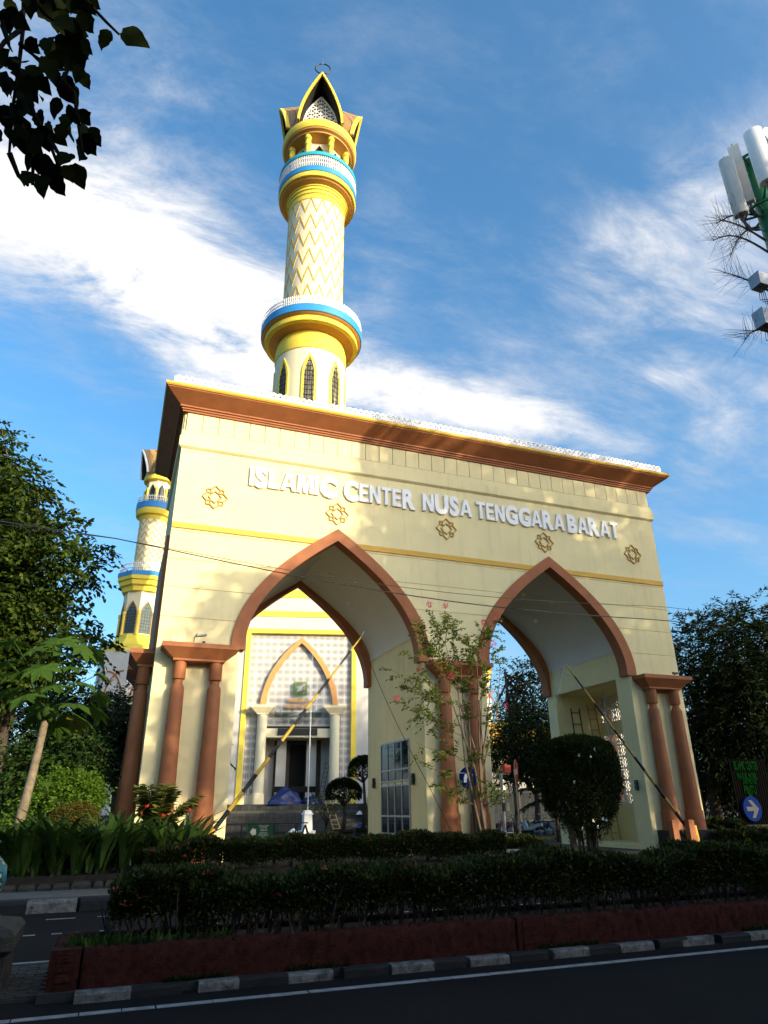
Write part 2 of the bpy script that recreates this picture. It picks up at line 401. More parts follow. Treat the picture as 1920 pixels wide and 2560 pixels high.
def leaf_obj(name, P, D, S, m, parent=None, T=T_DIA, off=None, rng=RNG, upbias=1.0):
    V, F = leaf_verts(P, D, S, T, upbias, rng)
    if off is None: off = wl(parent) if parent is not None else np.zeros(3)
    me = npmesh(name, V-np.asarray(off), F4=F)
    return link(name, me, m, parent)

def sprays(O, D, Ln, k, leaf, rng, droop=0.35, side=0.85, jitter=0.04):
    """twigs from points O along D (unit), k leaflets each; returns leaf positions, directions, sizes"""
    n = len(O); D = unit(D); t = (np.arange(k)+1.0)/k
    sd = unit(np.cross(D, np.array([0, 0, 1.0])+rng.normal(0, .25, (n, 3))))
    P = O[:, None, :] + D[:, None, :]*(Ln.reshape(-1, 1, 1)*t[None, :, None])
    P[:, :, 2] -= (droop*Ln.reshape(-1, 1))*(t[None, :]**2)
    P += rng.normal(0, jitter, P.shape)
    sg = np.where(np.arange(k) % 2 == 0, 1.0, -1.0)[None, :, None]
    DD = D[:, None, :]*0.55 + sd[:, None, :]*sg*side + rng.normal(0, .22, P.shape)
    DD[:, :, 2] -= 0.35
    DD[:, -1, :] = D + np.array([0, 0, -.5])
    S = leaf*rng.uniform(.7, 1.2, (n, k))
    return P.reshape(-1, 3), DD.reshape(-1, 3), S.reshape(-1)

def sample_ells(ells, n, rng, lo=0.35):
    w = np.array([e[3]*e[4]*e[5] for e in ells])**0.8; w /= w.sum()
    idx = rng.choice(len(ells), n, p=w)
    E = np.array(ells)[idx]
    d = unit(rng.normal(0, 1, (n, 3))); r = rng.uniform(lo**2, 1, n)**0.5
    r *= rng.uniform(.82, 1.12, n)
    P = E[:, :3] + d*r[:, None]*E[:, 3:6]
    out = unit(d/ E[:, 3:6])
    return P, out

def tree(name, label, base, top, ells, n, m, bark=BARK, leaf=.14, k=9, twig=.8, tr=.25, group=None, seed=1, T=T_DIA, cat='tree', droop=.35, lo=.35, nl=16, lean=None, flat=0.0, tn=.35):
    rng = np.random.default_rng(seed)
    base = np.array(base, float)
    root = thing(name, label, cat, base, 0, group)
    O, D = sample_ells(ells, n, rng, lo)
    D = unit(D + rng.normal(0, tn, D.shape)); D[:, 2] = D[:, 2]*(1-flat) + 0.05
    P, DD, S = sprays(O, D, twig*rng.uniform(.5, 1.25, n), k, leaf, rng, droop)
    leaf_obj('crown', P, DD, S, m, root, T, rng=rng, upbias=.6)
    mb = MB(); top = np.array(top, float)
    tp = [base+(top-base)*t + rng.normal(0, tr*.35, 3)*[1, 1, 0]*(t > 0) for t in np.linspace(0, 1, 6)]
    mb.tube(tp, [tr*(1.25 if i == 0 else 1-.12*i) for i in range(6)], 9)
    for j in rng.choice(n, min(nl, n), replace=False):
        s = base+(top-base)*rng.uniform(.55, 1.0); e = O[j]; md = (s+e)/2 + rng.normal(0, .25, 3) + [0, 0, .15*np.linalg.norm(e-s)]
        q = (md+e)/2 + rng.normal(0, .12, 3)
        mb.tube([s, (s+md)/2, md, q, e], [tr*.42, tr*.33, tr*.22, tr*.13, tr*.05], 5)
    mb.build('trunk', bark, root, smooth=True)
    return root

# ------------------------------------------------------------------ lettering
_glyph = {}
HEAVY = {'M': ([(0, 0), (.21, 0), (.21, .60), (.37, 0), (.53, 0), (.69, .60), (.69, 0), (.90, 0), (.90, 1), (.61, 1), (.45, .38), (.29, 1), (0, 1)], [tuple(range(13))]),
         'N': ([(0, 0), (.21, 0), (.21, .60), (.54, 0), (.77, 0), (.77, 1), (.56, 1), (.56, .40), (.23, 1), (0, 1)], [tuple(range(10))]),
         'A': ([(0, 0), (.22, 0), (.28, .21), (.43, .21), (.43, .38), (.325, .38), (.43, .76), (.43, 1), (.30, 1), (.58, .21), (.64, 0), (.86, 0), (.56, 1), (.535, .38)], [(0, 1, 2, 3, 4, 5, 6, 7, 8), (3, 9, 10, 11, 12, 7, 6, 13, 4)]),
         'I': ([(0, 0), (.215, 0), (.215, 1), (0, 1)], [(0, 1, 2, 3)]),
         'L': ([(0, 0), (.60, 0), (.60, .18), (.215, .18), (.215, 1), (0, 1)], [tuple(range(6))]),
         'T': ([(.245, 0), (.46, 0), (.46, .82), (.70, .82), (.70, 1), (0, 1), (0, .82), (.245, .82)], [tuple(range(8))]),
         'E': ([(0, 0), (.64, 0), (.64, .18), (.215, .18), (.215, .42), (.58, .42), (.58, .59), (.215, .59), (.215, .82), (.63, .82), (.63, 1), (0, 1)], [tuple(range(12))])}
def glyph(ch, bold=0.02):
    key = (ch, bold)
    if key in _glyph: return _glyph[key]
    if bold >= .045 and ch in HEAVY:
        P, F = HEAVY[ch]; _glyph[key] = (np.array(P)*[.72, caph()], F); return _glyph[key]
    cu = bpy.data.curves.new('glyph', 'FONT'); cu.body = ch; cu.size = 1.0; cu.offset = bold; cu.resolution_u = 3
    ob = bpy.data.objects.new('glyph', cu); COL.objects.link(ob)
    dg = bpy.context.evaluated_depsgraph_get(); me = bpy.data.meshes.new_from_object(ob.evaluated_get(dg))
    V = np.array([v.co[:2] for v in me.vertices]) if len(me.vertices) else np.zeros((0, 2))
    F = [tuple(p.vertices) for p in me.polygons]
    COL.objects.unlink(ob); bpy.data.objects.remove(ob); bpy.data.curves.remove(cu); bpy.data.meshes.remove(me)
    _glyph[key] = (V, F); return _glyph[key]
def layout(text, bold=0.02, gap=0.07, space=0.32):
    x = 0; out = []
    for ch in text:
        if ch == ' ': x += space; continue
        V, F = glyph(ch, bold)
        if len(V) == 0: continue
        w0, w1 = V[:, 0].min(), V[:, 0].max()
        out.append((ch, x-w0)); x += (w1-w0)+gap
    return out, x-gap
def letter_mesh(ch, bold, sx, sz, depth):
    """solid letter standing in the xz plane, facing -y, from y=-depth to 0"""
    V, F = glyph(ch, bold); n = len(V)
    vs = [(x*sx, -depth, z*sz) for x, z in V]+[(x*sx, 0, z*sz) for x, z in V]
    fs = list(F)+[tuple(i+n for i in reversed(f)) for f in F]
    cnt = {}
    for f in F:
        for a, b in zip(f, f[1:]+f[:1]): cnt[(a, b)] = cnt.get((a, b), 0)+1
    for (a, b) in list(cnt):
        if (b, a) not in cnt: fs.append((a, a+n, b+n, b))
    mb = MB(); mb.add(vs, fs); return mb
CAPH = None
def caph():
    global CAPH
    if CAPH is None:
        V, F = glyph('H', 0.0); CAPH = V[:, 1].max()
    return CAPH
def sign_text(text, x0, x1, z0, hz, y, depth, m, parent, bold=0.02, gap=.07, joined=False, name='letter', space=.32):
    """letters fitted between x0 and x1 on plane y of the parent's frame"""
    lay, w = layout(text, bold, gap, space); sx = (x1-x0)/w; sz = hz/caph(); J = MB()
    for ch, ox in lay:
        mb = letter_mesh(ch, bold, sx, sz, depth)
        if joined: mb.xf(lambda p: (p[0]+x0+ox*sx, p[1]+y, p[2]+z0)); J.add(mb.v, mb.f)
        else: link(name, mb.mesh(name), m, parent, (x0+ox*sx, y, z0))
    if joined: return J.build(name, m, parent, local=True)
# ------------------------------------------------------------------ ground, roads, kerbs
struct('ground', MB().add([(-1500, -1500, -.06), (1500, -1500, -.06), (1500, 2500, -.06), (-1500, 2500, -.06)], [(0, 1, 2, 3)]), GROUNDM)
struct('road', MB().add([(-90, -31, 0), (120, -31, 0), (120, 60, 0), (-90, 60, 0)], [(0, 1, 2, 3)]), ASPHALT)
el = MB(); xx = -40.0
while xx < 60:
    w_ = random.uniform(.18, .75); el.box(xx, xx+w_-random.uniform(.004, .02), -16.41+random.uniform(-.004, .004), -16.31+random.uniform(-.004, .004), 0, .004); xx += w_
struct('road_edge_line', el, PAINTW)
struct('lane_line', MB().box(-60, -0.2, -13.72, -13.64, 0.0, 0.004), PAINTW)
ln = MB()
for i in range(-14, 14):
    ln.box(i*0.66-.02, i*.66+.42, -11.55, -11.48, 0, .004)
    ln.box(i*0.80+.07, i*.80+.52, -9.90, -9.84, 0, .004)
struct('lane_dashes', ln, PAINTW)
ln = MB(); ln.box(11.8, 40, -3.9, -3.78, 0, .004); struct('driveway_line', ln, PAINTW)

# median kerb: painted blocks, each a piece of its own
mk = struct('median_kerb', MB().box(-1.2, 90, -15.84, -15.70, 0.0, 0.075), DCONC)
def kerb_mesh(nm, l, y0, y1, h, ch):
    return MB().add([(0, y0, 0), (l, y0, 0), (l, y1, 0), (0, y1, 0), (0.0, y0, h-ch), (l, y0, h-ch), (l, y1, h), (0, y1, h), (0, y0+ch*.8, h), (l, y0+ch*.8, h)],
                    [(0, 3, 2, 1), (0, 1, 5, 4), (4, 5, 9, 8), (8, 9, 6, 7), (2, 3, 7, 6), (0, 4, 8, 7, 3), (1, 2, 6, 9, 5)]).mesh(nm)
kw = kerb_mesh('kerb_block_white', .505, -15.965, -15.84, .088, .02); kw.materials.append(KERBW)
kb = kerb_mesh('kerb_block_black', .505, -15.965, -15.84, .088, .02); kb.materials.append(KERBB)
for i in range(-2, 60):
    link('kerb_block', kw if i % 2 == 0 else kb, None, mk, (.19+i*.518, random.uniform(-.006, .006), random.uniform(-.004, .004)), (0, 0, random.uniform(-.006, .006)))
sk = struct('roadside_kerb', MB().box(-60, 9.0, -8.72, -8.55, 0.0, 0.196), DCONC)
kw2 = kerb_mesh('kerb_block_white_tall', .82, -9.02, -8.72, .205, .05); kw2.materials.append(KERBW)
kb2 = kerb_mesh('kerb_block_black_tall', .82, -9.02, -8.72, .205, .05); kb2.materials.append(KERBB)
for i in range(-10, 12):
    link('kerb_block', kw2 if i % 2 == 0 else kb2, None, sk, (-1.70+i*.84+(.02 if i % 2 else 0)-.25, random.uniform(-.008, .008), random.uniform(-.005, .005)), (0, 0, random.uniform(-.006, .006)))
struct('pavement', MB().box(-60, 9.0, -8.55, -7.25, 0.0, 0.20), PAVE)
# paved tip of the median
mp = struct('median_paving', MB().box(-30, -1.16, -15.70, -13.95, 0.0, 0.030), DCONC)
pv = MB().box(.006, .194, .006, .094, 0, .012).mesh('paver'); pv.materials.append(DCONC)
for i in range(7):
    for j in range(17):
        link('paver', pv, None, mp, (-2.6+i*.2+(.1 if j % 2 else 0), -15.68+j*.1, .030+random.uniform(-.002, .003)))

# ------------------------------------------------------------------ median planter
pl = thing('median_planter', 'low dark red rough plastered planter wall along the median', 'planter', (-1.13, -15.75, 0))
def rough_wall(x0, x1, y0, y1, z0, z1, step, amp, seed):
    rng = np.random.default_rng(seed); nx = max(2, int((x1-x0)/step)); prof = []
    xs = np.linspace(x0, x1, nx); ring = [(y0, z0), (y0, z0+(z1-z0)*.33), (y0, z0+(z1-z0)*.66), (y0+.004, z1-.02), (y0+.03, z1), ((y0+y1)/2, z1+.006), (y1-.03, z1), (y1, z1-.03), (y1, z0)]
    vs = []; fs = []; m = len(ring)
    for i, x in enumerate(xs):
        for (y, z) in ring: vs.append((x, y+rng.normal(0, amp), z+(rng.normal(0, amp) if z > z0 else 0)))
    for i in range(nx-1):
        for k in range(m-1): a = i*m+k; fs.append((a, a+m, a+m+1, a+1))
    fs.append(tuple(range(m))); fs.append(tuple(range((nx-1)*m+m-1, (nx-1)*m-1, -1)))
    return MB().add(vs, fs)
for k, (a, b) in enumerate([(-.84, 4.02), (4.42, 12.0), (12.4, 24.0)]):
    rough_wall(a, b, -15.75, -15.56, 0.03, .405, .035, .012, k).build('wall', REDW, pl, smooth=True)
rough_wall(-1.0, 24, -14.62, -14.45, 0.0, .39, .15, .008, 9).build('wall', REDW, pl, smooth=True)
rough_wall(-15.56, -14.45, .95, 1.13, 0.03, .40, .05, .008, 5).xf(lambda p: (-p[1], p[0], p[2])).build('wall', REDW, pl, smooth=True)
for (a, b) in [(-1.14, -.86), (4.03, 4.41), (12.01, 12.39)]:
    o = MB().box(a, b, -15.775, -15.55, .03, .415).build('pier', REDW, pl)
    for j in range(4):
        MB().box(a+.07, b-.07, -15.79, -15.774, .06+j*.085, .06+j*.085+.070).build('panel', REDW, o)
MB().box(-.95, 24, -15.57, -14.61, .02, .33).build('soil', SOIL, pl)

def hedge(name, label, x0, x1, y0, y1, z0, z1, n, m, leaf, seed, topf=None, stems=40, zb=None, flowers=None, group=None, gaps=True):
    rng = np.random.default_rng(seed)
    root = thing(name, label, 'hedge', ((x0+x1)/2, (y0+y1)/2, z0), 0, group)
    x = rng.uniform(x0, x1, n)
    bump = lambda xx: .05*np.sin(xx*2.3+seed)+.035*np.sin(xx*5.9+1.3*seed)+.02*np.sin(xx*13.1)
    top = z1+bump(x)+(topf(x) if topf else 0)
    zb = zb if zb is not None else z0
    low = zb+.10*np.abs(np.sin(x*1.9+seed))+.08*rng.random(n)
    u = rng.random(n); face = rng.random(n)
    y = np.empty(n); z = np.empty(n); D = np.zeros((n, 3))
    f0 = face < .42; f1 = (face >= .42) & (face < .60); f2 = face >= .60
    yb = .05*np.sin(x*3.1+seed)+.03*np.sin(x*7.7)
    inn = np.abs(rng.normal(0, .05, n))
    y[f0] = (y0+yb+inn)[f0]; z[f0] = (low+(top-low)*u)[f0]; D[f0] = (0, -1, .3)
    y[f1] = (y1+yb-inn)[f1]; z[f1] = (low+(top-low)*u)[f1]; D[f1] = (0, 1, .3)
    y[f2] = (y0+(y1-y0)*u+yb)[f2]; z[f2] = (top-inn)[f2]; D[f2] = (0, 0, 1.0)
    e = 1-np.clip(np.abs((y-(y0+y1)/2)/((y1-y0)/2)), 0, 1); z -= .07*(1-np.clip(e*3, 0, 1))*(z > top-.15)
    k = rng.random(n) < .16; y[k] = rng.uniform(y0, y1, k.sum()); z[k] = (low+(top-low)*rng.random(n))[k]
    D = D+rng.normal(0, .55, (n, 3)); D[:, 2] += .25
    P = np.stack([x, y, z], 1)+rng.normal(0, .018, (n, 3))
    leaf_obj('foliage', P, D, leaf*rng.uniform(.6, 1.3, n), m, root, T_DIA, rng=rng)
    st = MB()
    for i in range(stems):
        xx = x0+(x1-x0)*(i+rng.random())/stems; yy = rng.uniform(y0+.15, y1-.15); b = np.array([xx, yy, z0-.02])
        for j in range(rng.integers(2, 5)):
            e = b+np.array([rng.normal(0, .13), rng.normal(0, .12), (z1-z0)*rng.uniform(.6, .9)]); md = (b+e)/2+rng.normal(0, .04, 3)
            st.tube([b, md, e], [.012, .009, .004], 4)
    tag(st.build('stems', BARK, root), kind='stuff')
    if flowers:
        nf, fm, fs = flowers
        ps = []; ds = []; ss = []
        for i in range(nf):
            fx = rng.uniform(x0, x1); fy = rng.uniform(y0-.03, (y0+y1)/2); fz = z1+float(bump(np.array([fx]))[0])+(float(topf(np.array([fx]))[0]) if topf else 0)-rng.uniform(-.03, .25)*(rng.random() < .5)
            c = 16; dd = unit(rng.normal(0, 1, (c, 3)))*[1, 1, .7]; dd[:, 2] = np.abs(dd[:, 2])
            leaf_obj('flower_head', np.array([fx, fy if fz > z1-.1 else y0-.03, fz])+dd*fs*.6, dd, np.full(c, fs*.8), fm, root, T_DIA, rng=rng)
    return root
hedge('median_hedge', 'long dark trimmed hedge with bare lower stems inside the red planter wall', .15, 16, -15.50, -14.72, .33, .99, 104000, L_HEDGE, .062, 3, lambda x: np.where(x > 7.2, .10, 0.0)-.05*np.sin(x*.9), stems=200, zb=.46, flowers=(26, IXORA, .045))
hedge('flowering_shrub', 'loose ixora shrub with a few red flower heads at the end of the median planter', -.62, .45, -15.40, -14.6, .33, .98, 14000, L_HEDGE, .075, 8, lambda x: -.25*np.clip(-x-.1, 0, 1), stems=12, zb=.5, flowers=(7, IXORA, .06))
gr = np.random.default_rng(5); n = 700
P = np.stack([gr.uniform(-.95, .6, n), gr.uniform(-15.58, -15.3, n), np.full(n, .32)], 1); P[:400, 0] = gr.uniform(-1.0, -.4, 400)
go = leaf_obj('grass', P, unit(gr.normal(0, .35, (n, 3))+[0, -.1, 1]), gr.uniform(.06, .2, n), L_LIL, None, T_NARROW, off=(0, 0, 0), rng=gr)
tag(go, 'tufts of grass inside the tip of the median planter', 'grass', kind='stuff')
n = 5200
P = np.stack([gr.uniform(-.5, 20, n), gr.uniform(-15.80, -15.74, n), np.full(n, .07)], 1)
P = P[(np.sin(P[:, 0]*1.7)+np.sin(P[:, 0]*4.1+1)) > .55]; n = len(P)
go = leaf_obj('weeds', P, unit(gr.normal(0, .4, (n, 3))+[0, -.35, 1]), gr.uniform(.03, .10, n), L_HEDGE, None, T_NARROW, off=(0, 0, 0), rng=gr)
tag(go, 'weeds growing between the median kerb and the red wall', 'weeds', kind='stuff')

# gate-side planter
pg = thing('garden_planter', 'rough stone planter edge behind the light pavement', 'planter', (-6, -7.1, .2))
xs = -14.0; k = 0
while xs < 9.2:
    w = random.uniform(.22, .5); h = random.uniform(.10, .17)
    mb = MB().rects([(xs, xs+w-.004, -7.26, -6.98, .18), (xs+.01, xs+w-.03, -7.28+random.uniform(-.02, .02), -6.97, .20+h*.5), (xs+.04, xs+w-.06, -7.22, -7.0, .2+h)])
    mb.build('stone', STONE, pg, smooth=40); xs += w; k += 1
MB().box(-14, 9.3, -6.99, -4.2, .0, .42).build('soil', SOIL, pg)
wp = thing('island_planter', 'whitewashed peeling stone planter wall at the end of the second hedge', 'planter', (10.0, -5.3, 0))
xs = 8.9
while xs < 11.0:
    w = random.uniform(.3, .45)
    MB().rects([(xs, xs+w-.012, -5.62, -5.32, 0), (xs+.005, xs+w-.018, -5.63, -5.32, .50), (xs+.03, xs+w-.04, -5.59, -5.35, .575)]).build('stone', WSTONE, wp, smooth=40); xs += w
MB().box(8.9, 11.15, -5.33, -1.0, 0, .50).build('soil', SOIL, wp)
MB().box(11.15, 11.30, -5.6, -1.0, 0, .565).build('end_wall', WSTONE, wp)
hedge('garden_hedge', 'trimmed hedge with red ixora flowers between the second carriageway and the gate', .1, 9.0, -6.95, -5.9, .4, 1.02, 46000, L_HEDGE, .075, 5, lambda x: -.22*np.clip(1.6-x, 0, 1.6)/1.6, stems=40, zb=.45, flowers=(44, IXORA, .06))
hedge('low_hedge', 'low dark hedge on the whitewashed island planter', 9.0, 11.1, -5.3, -4.2, .5, .80, 9000, L_HEDGE, .07, 15, None, stems=8, zb=.5)
hedge('low_hedge', 'low ragged hedge of narrow leaves beside the right end of the gate plinth', 21.8, 30, -2.4, -.8, 0.0, .75, 14000, L_HEDGE, .12, 16, None, stems=8, zb=.0)
struct('gate_apron', MB().box(16.9, 24, -2.7, 8, 0.0, .055), DCONC)
struct('lawn', MB().box(15.6, 24.5, 12, 27, 0.0, .10), GRASSM)
struct('garden_bed', MB().box(-40, -.9, -6.98, 30, 0.0, .30), SOIL)

# ------------------------------------------------------------------ the gate
GW, GD = 22.30, 6.40
PX = [(0.0, 2.785), (9.83, 12.53), (19.56, 22.30)]
AX = [6.305, 16.045]
gate = thing('entrance_gate', 'large cream gateway with two pointed arches and white raised letters', 'gate', (0, 0, 0))
def bez(p0, p1, p2, p3, n=18):
    t = np.linspace(0, 1, n); return [((1-a)**3*p0[0]+3*(1-a)**2*a*p1[0]+3*(1-a)*a*a*p2[0]+a**3*p3[0], (1-a)**3*p0[1]+3*(1-a)**2*a*p1[1]+3*(1-a)*a*a*p2[1]+a**3*p3[1]) for a in t]
H_OUT = bez((0, 11.86), (1.62, 10.75), (3.62, 9.25), (3.82, 7.2))+[(3.82, 6.83)]
H_IN = bez((0, 11.36), (1.40, 10.40), (3.20, 8.95), (3.34, 7.2))+[(3.34, 6.83)]
H_MID = [((a[0]+b[0])/2, (a[1]+b[1])/2) for a, b in zip(H_OUT, H_IN)]
H_VAULT = bez((0, 11.62), (1.5, 10.62), (3.40, 9.3), (3.53, 8.02))
def halfw(curve, z):
    for (x0, z0), (x1, z1) in zip(curve, curve[1:]):
        if z1 <= z <= z0: return x0+(x1-x0)*((z0-z)/(z0-z1) if z0 != z1 else 0)
    return 0.0 if z > curve[0][1] else curve[-1][0]
core = MB()
core.box(0, 2.785, .03, GD, 0, 8.02); core.box(9.83, 12.53, .03, GD, 0, 8.02)
for zone, (xa, xb) in enumerate([(0.0, AX[0]), (AX[0], AX[1]), (AX[1], GW)]):
    poly = []
    if zone == 0: poly = [(0, 8.02)]+[(AX[0]-h, z) for h, z in reversed(H_VAULT)]+[(AX[0], 12.5), (0, 12.5)]
    elif zone == 1: poly = [(AX[0]+h, z) for h, z in H_VAULT]+[(AX[1]-h, z) for h, z in reversed(H_VAULT)]+[(AX[1], 12.5), (AX[0], 12.5)]
    else: poly = [(AX[1]+h, z) for h, z in H_VAULT]+[(GW, 8.02), (GW, 12.5), (AX[1], 12.5)]
    core.prism(poly, .03, GD)
core.box(0, GW, .03, GD, 12.5, 16.7)
# hollow right pier
core.box(19.56, GW, .03, .93, 0, 8.02); core.box(19.56, GW, 5.65, GD, 0, 8.02); core.box(19.56, GW, .93, 5.65, 6.82, 8.02)
core.box(22.12, GW, .93, 4.0, 0, 6.82); core.box(22.12, GW, 4.0, 5.65, 0, 1.75); core.box(22.12, GW, 4.0, 5.65, 4.95, 5.5)
core.box(19.56, 22.12, .93, 5.65, 0, .22)
core.build('wall', CREAM, gate)
# face panels with open joints
ZL = [0.0, 7.84, 8.91, 9.97, 11.045, 14.47]
for i in range(5):
    z0, z1 = ZL[i]+(.012 if i else 0), ZL[i+1]-.012
    zs = np.linspace(z0, z1, 14)
    if i == 0:
        for a, b in PX: MB().box(a, b, 0, .03, z0, z1).build('wall_panel', CREAM, gate)
        continue
    edgeL = lambda c, z: c-max(halfw(H_MID, z), 0.0); edgeR = lambda c, z: c+max(halfw(H_MID, z), 0.0)
    if i < 4:
        P0 = [(0, z0)]+[(edgeL(AX[0], z), z) for z in zs]+[(0, z1)]
        P1 = [(edgeR(AX[0], z), z) for z in zs[::-1]]+[(edgeL(AX[1], z), z) for z in zs]
        P2 = [(edgeR(AX[1], z), z) for z in zs[::-1]]+[(GW, z0), (GW, z1)]
        for P in (P0, P1, P2): MB().prism(P, 0, .03).build('wall_panel', CREAM, gate)
    else:
        zz = [z for z in np.linspace(z0, 11.6, 8)]
        P = [(0, z0)]+[(edgeL(AX[0], z), z) for z in zz]+[(edgeR(AX[0], z), z) for z in zz[::-1]]+[(edgeL(AX[1], z), z) for z in zz]+[(edgeR(AX[1], z), z) for z in zz[::-1]]+[(GW, z0), (GW, z1), (0, z1)]
        MB().prism(P, 0, .03).build('wall_panel', CREAM, gate)
MB().sweep([(.02, 14.44), (.09, 14.50), (.11, 14.52), (.11, 14.92), (.06, 14.94), (.06, 15.19), (.02, 15.20)], 0, GW, 0, GD).build('string_course', CREAM, gate)
fp = MB().rects([(.013, .602, -.055, .04, 15.205), (.013, .602, -.055, .04, 15.985)]).mesh('frieze_panel'); fp.materials.append(CREAM)
for i in range(36): link('frieze_panel', fp, None, gate, (.075+i*.6155, 0, 0))
fs = MB().rects([(-.055, .04, .006, .602, 15.205), (-.055, .04, .006, .602, 15.985)]).mesh('frieze_side_panel'); fs.materials.append(CREAM)
for i in range(10): link('frieze_panel', fs, None, gate, (0, .1+i*.62, 0))
cn = MB().sweep([(.05, 15.99), (.13, 16.0), (.13, 16.07), (.18, 16.08), (.18, 16.15), (.24, 16.16), (.25, 16.22), (.80, 16.60), (.80, 16.64), (0.0, 16.645)], 0, GW, 0, GD).build('cornice', TERRA, gate)
MB().sweep([(.70, 16.646), (.84, 16.65), (.88, 16.70), (.88, 16.79), (.6, 16.80)], 0, GW, 0, GD).build('cornice_edge', YELLOW, cn)
# white pierced parapet
def parapet_panel():
    mb = MB(); w = .50; y = (0, -1, 0)
    mb.box(0, w, -.025, .025, 0, .05)
    for x in (0.0, w/2, w): mb.bar((x, 0, .05), (x, 0, .36), .035, .046, y)
    for k in range(2):
        x0 = k*w/2; x1 = x0+w/2; xm = (x0+x1)/2
        mb.bar((x0, 0, .07), (xm, 0, .22), .03, .040, y); mb.bar((x1, 0, .07), (xm, 0, .22), .03, .038, y)
        mb.bar((xm, 0, .22), (x0, 0, .37), .03, .042, y); mb.bar((xm, 0, .22), (x1, 0, .37), .03, .036, y)
        mb.bar((xm-.06, 0, .12), (xm-.06, 0, .32), .024, .030, y); mb.bar((xm+.06, 0, .12), (xm+.06, 0, .32), .024, .030, y)
        pts = [(x0+(x1-x0)*t, .36+.09*math.sin(math.pi*t)) for t in np.linspace(0, 1, 6)]
        for a, b in zip(pts, pts[1:]): mb.bar((a[0], 0, a[1]), (b[0], 0, b[1]), .045, .05, y)
        mb.bar((x0, 0, .36), (x1, 0, .36), .03, .044, y)
    return mb.mesh('parapet_panel')
pm = parapet_panel(); pm.materials.append(WHITE)
for i in range(47): link('parapet_panel', pm, None, gate, (-.55+i*.4981, -.62, 16.805))
for i in range(15):
    for x in (-.58, GW+.58): link('parapet_panel', pm, None, gate, (x, -.6+i*.5, 16.805), (0, 0, math.pi/2))
# arch trims front and back, vault lining
for c in AX:
    A = [(c-h, z) for h, z in reversed(H_OUT)]+[(c+h, z) for h, z in H_OUT[1:]]
    B = [(c-h, z) for h, z in reversed(H_IN)]+[(c+h, z) for h, z in H_IN[1:]]
    MB().band(A, B, -.13, .42).build('arch_trim', TERRA, gate, smooth=30)
    MB().band(A, B, GD-.42, GD+.13).build('arch_trim', TERRA, gate, smooth=30)
    V = [(c-h+.012, z-.012) for h, z in reversed(H_VAULT)]+[(c+h-.012, z-.012) for h, z in H_VAULT[1:]]
    V2 = [(x+(.03 if x < c else -.03), z-.02) for x, z in V]
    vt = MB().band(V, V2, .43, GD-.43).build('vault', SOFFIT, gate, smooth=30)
    for (fx, fy) in ((.45, 2.2), (.55, 4.2), (.2, 3.2)):
        hh = 3.5*fx; zz = [z for h, z in H_VAULT if h <= hh][-1]
        MB().lathe([(.11, zz-.20), (.11, zz-.10), (.09, zz-.02)], c+hh-.05, fy, 14).build('downlight', WHITE, vt)
MB().box(0, 0.01, 0, 0.01, 0, .01)
# yellow band between the arches
for k, (a, b) in enumerate([(0.0, AX[0]), (AX[0], AX[1]), (AX[1], GW)]):
    z0, z1 = 11.145, 11.355
    hw0, hw1 = halfw(H_OUT, z0)-.12, halfw(H_OUT, z1)-.12
    p = [(a+(hw0 if k else 0), z0), (b-(hw0 if k < 2 else 0), z0), (b-(hw1 if k < 2 else 0), z1), (a+(hw1 if k else 0), z1)]
    MB().prism(p, -.05, .0).build('yellow_band', YELLOW, gate)
# capitals
def capital(cx, y0, side=None):
    mb = MB(); L = []
    for (hw, d, z) in [(.83, .50, 6.25), (.85, .52, 6.255), (.85, .52, 6.33), (.86, .53, 6.335), (1.25, .80, 6.64), (1.265, .82, 6.645), (1.265, .82, 6.80)]:
        if side is None: L.append((cx-hw, cx+hw, y0-d, y0+.0, z))
        elif side < 0: L.append((-d, 0, cx-hw*.92, cx+hw*.92, z))
        else: L.append((GW, GW+d, cx-hw*.92, cx+hw*.92, z))
    return mb.rects(L)
COLP = [(.215, 6.25), (.218, 5.69), (.21, 5.67), (.155, 5.64), (.15, 5.53), (.165, 5.49), (.21, 5.42), (.225, 5.36), (.245, 3.9), (.275, 2.6), (.308, 1.48)]
BASEP = [(.33, 1.478), (.345, 1.44), (.352, 1.2), (.372, .78)]
colm = MB().lathe(list(reversed(COLP)), 0, 0, 28).mesh('column', smooth=35); colm.materials.append(TERRA)
basm = MB().lathe(list(reversed(BASEP)), 0, 0, 28).mesh('base', smooth=35); basm.materials.append(TERRA)
def column(x, y):
    c = link('column', colm, None, gate, (x, y, 0)); link('base', basm, None, c)
for (a, b) in PX:
    m = (a+b)/2+.02
    capital(m, 0).build('capital', TERRA, gate)
    for s in (-1, 1): column(m+s*.60, -.27)
    MB().box(a+.22, b-.22, -.72, -.002, 0, .78).build('plinth', BLACK, gate)
for side in (-1, 1):
    for cy in (1.80, 5.10):
        capital(cy, 0, side).build('capital', TERRA, gate)
        for s in (-1, 1): column(-.27 if side < 0 else GW+.27, cy+s*.56)
        MB().box(*((-.72, -.002) if side < 0 else (GW+.002, GW+.72)), cy-1.1, cy+1.1, 0, .78).build('plinth', BLACK, gate)
    xx = (-.10, 0.0) if side < 0 else (GW, GW+.10)
    MB().box(*xx, .55, 6.0, 6.80, 11.02).build('side_panel', TERRA, gate)
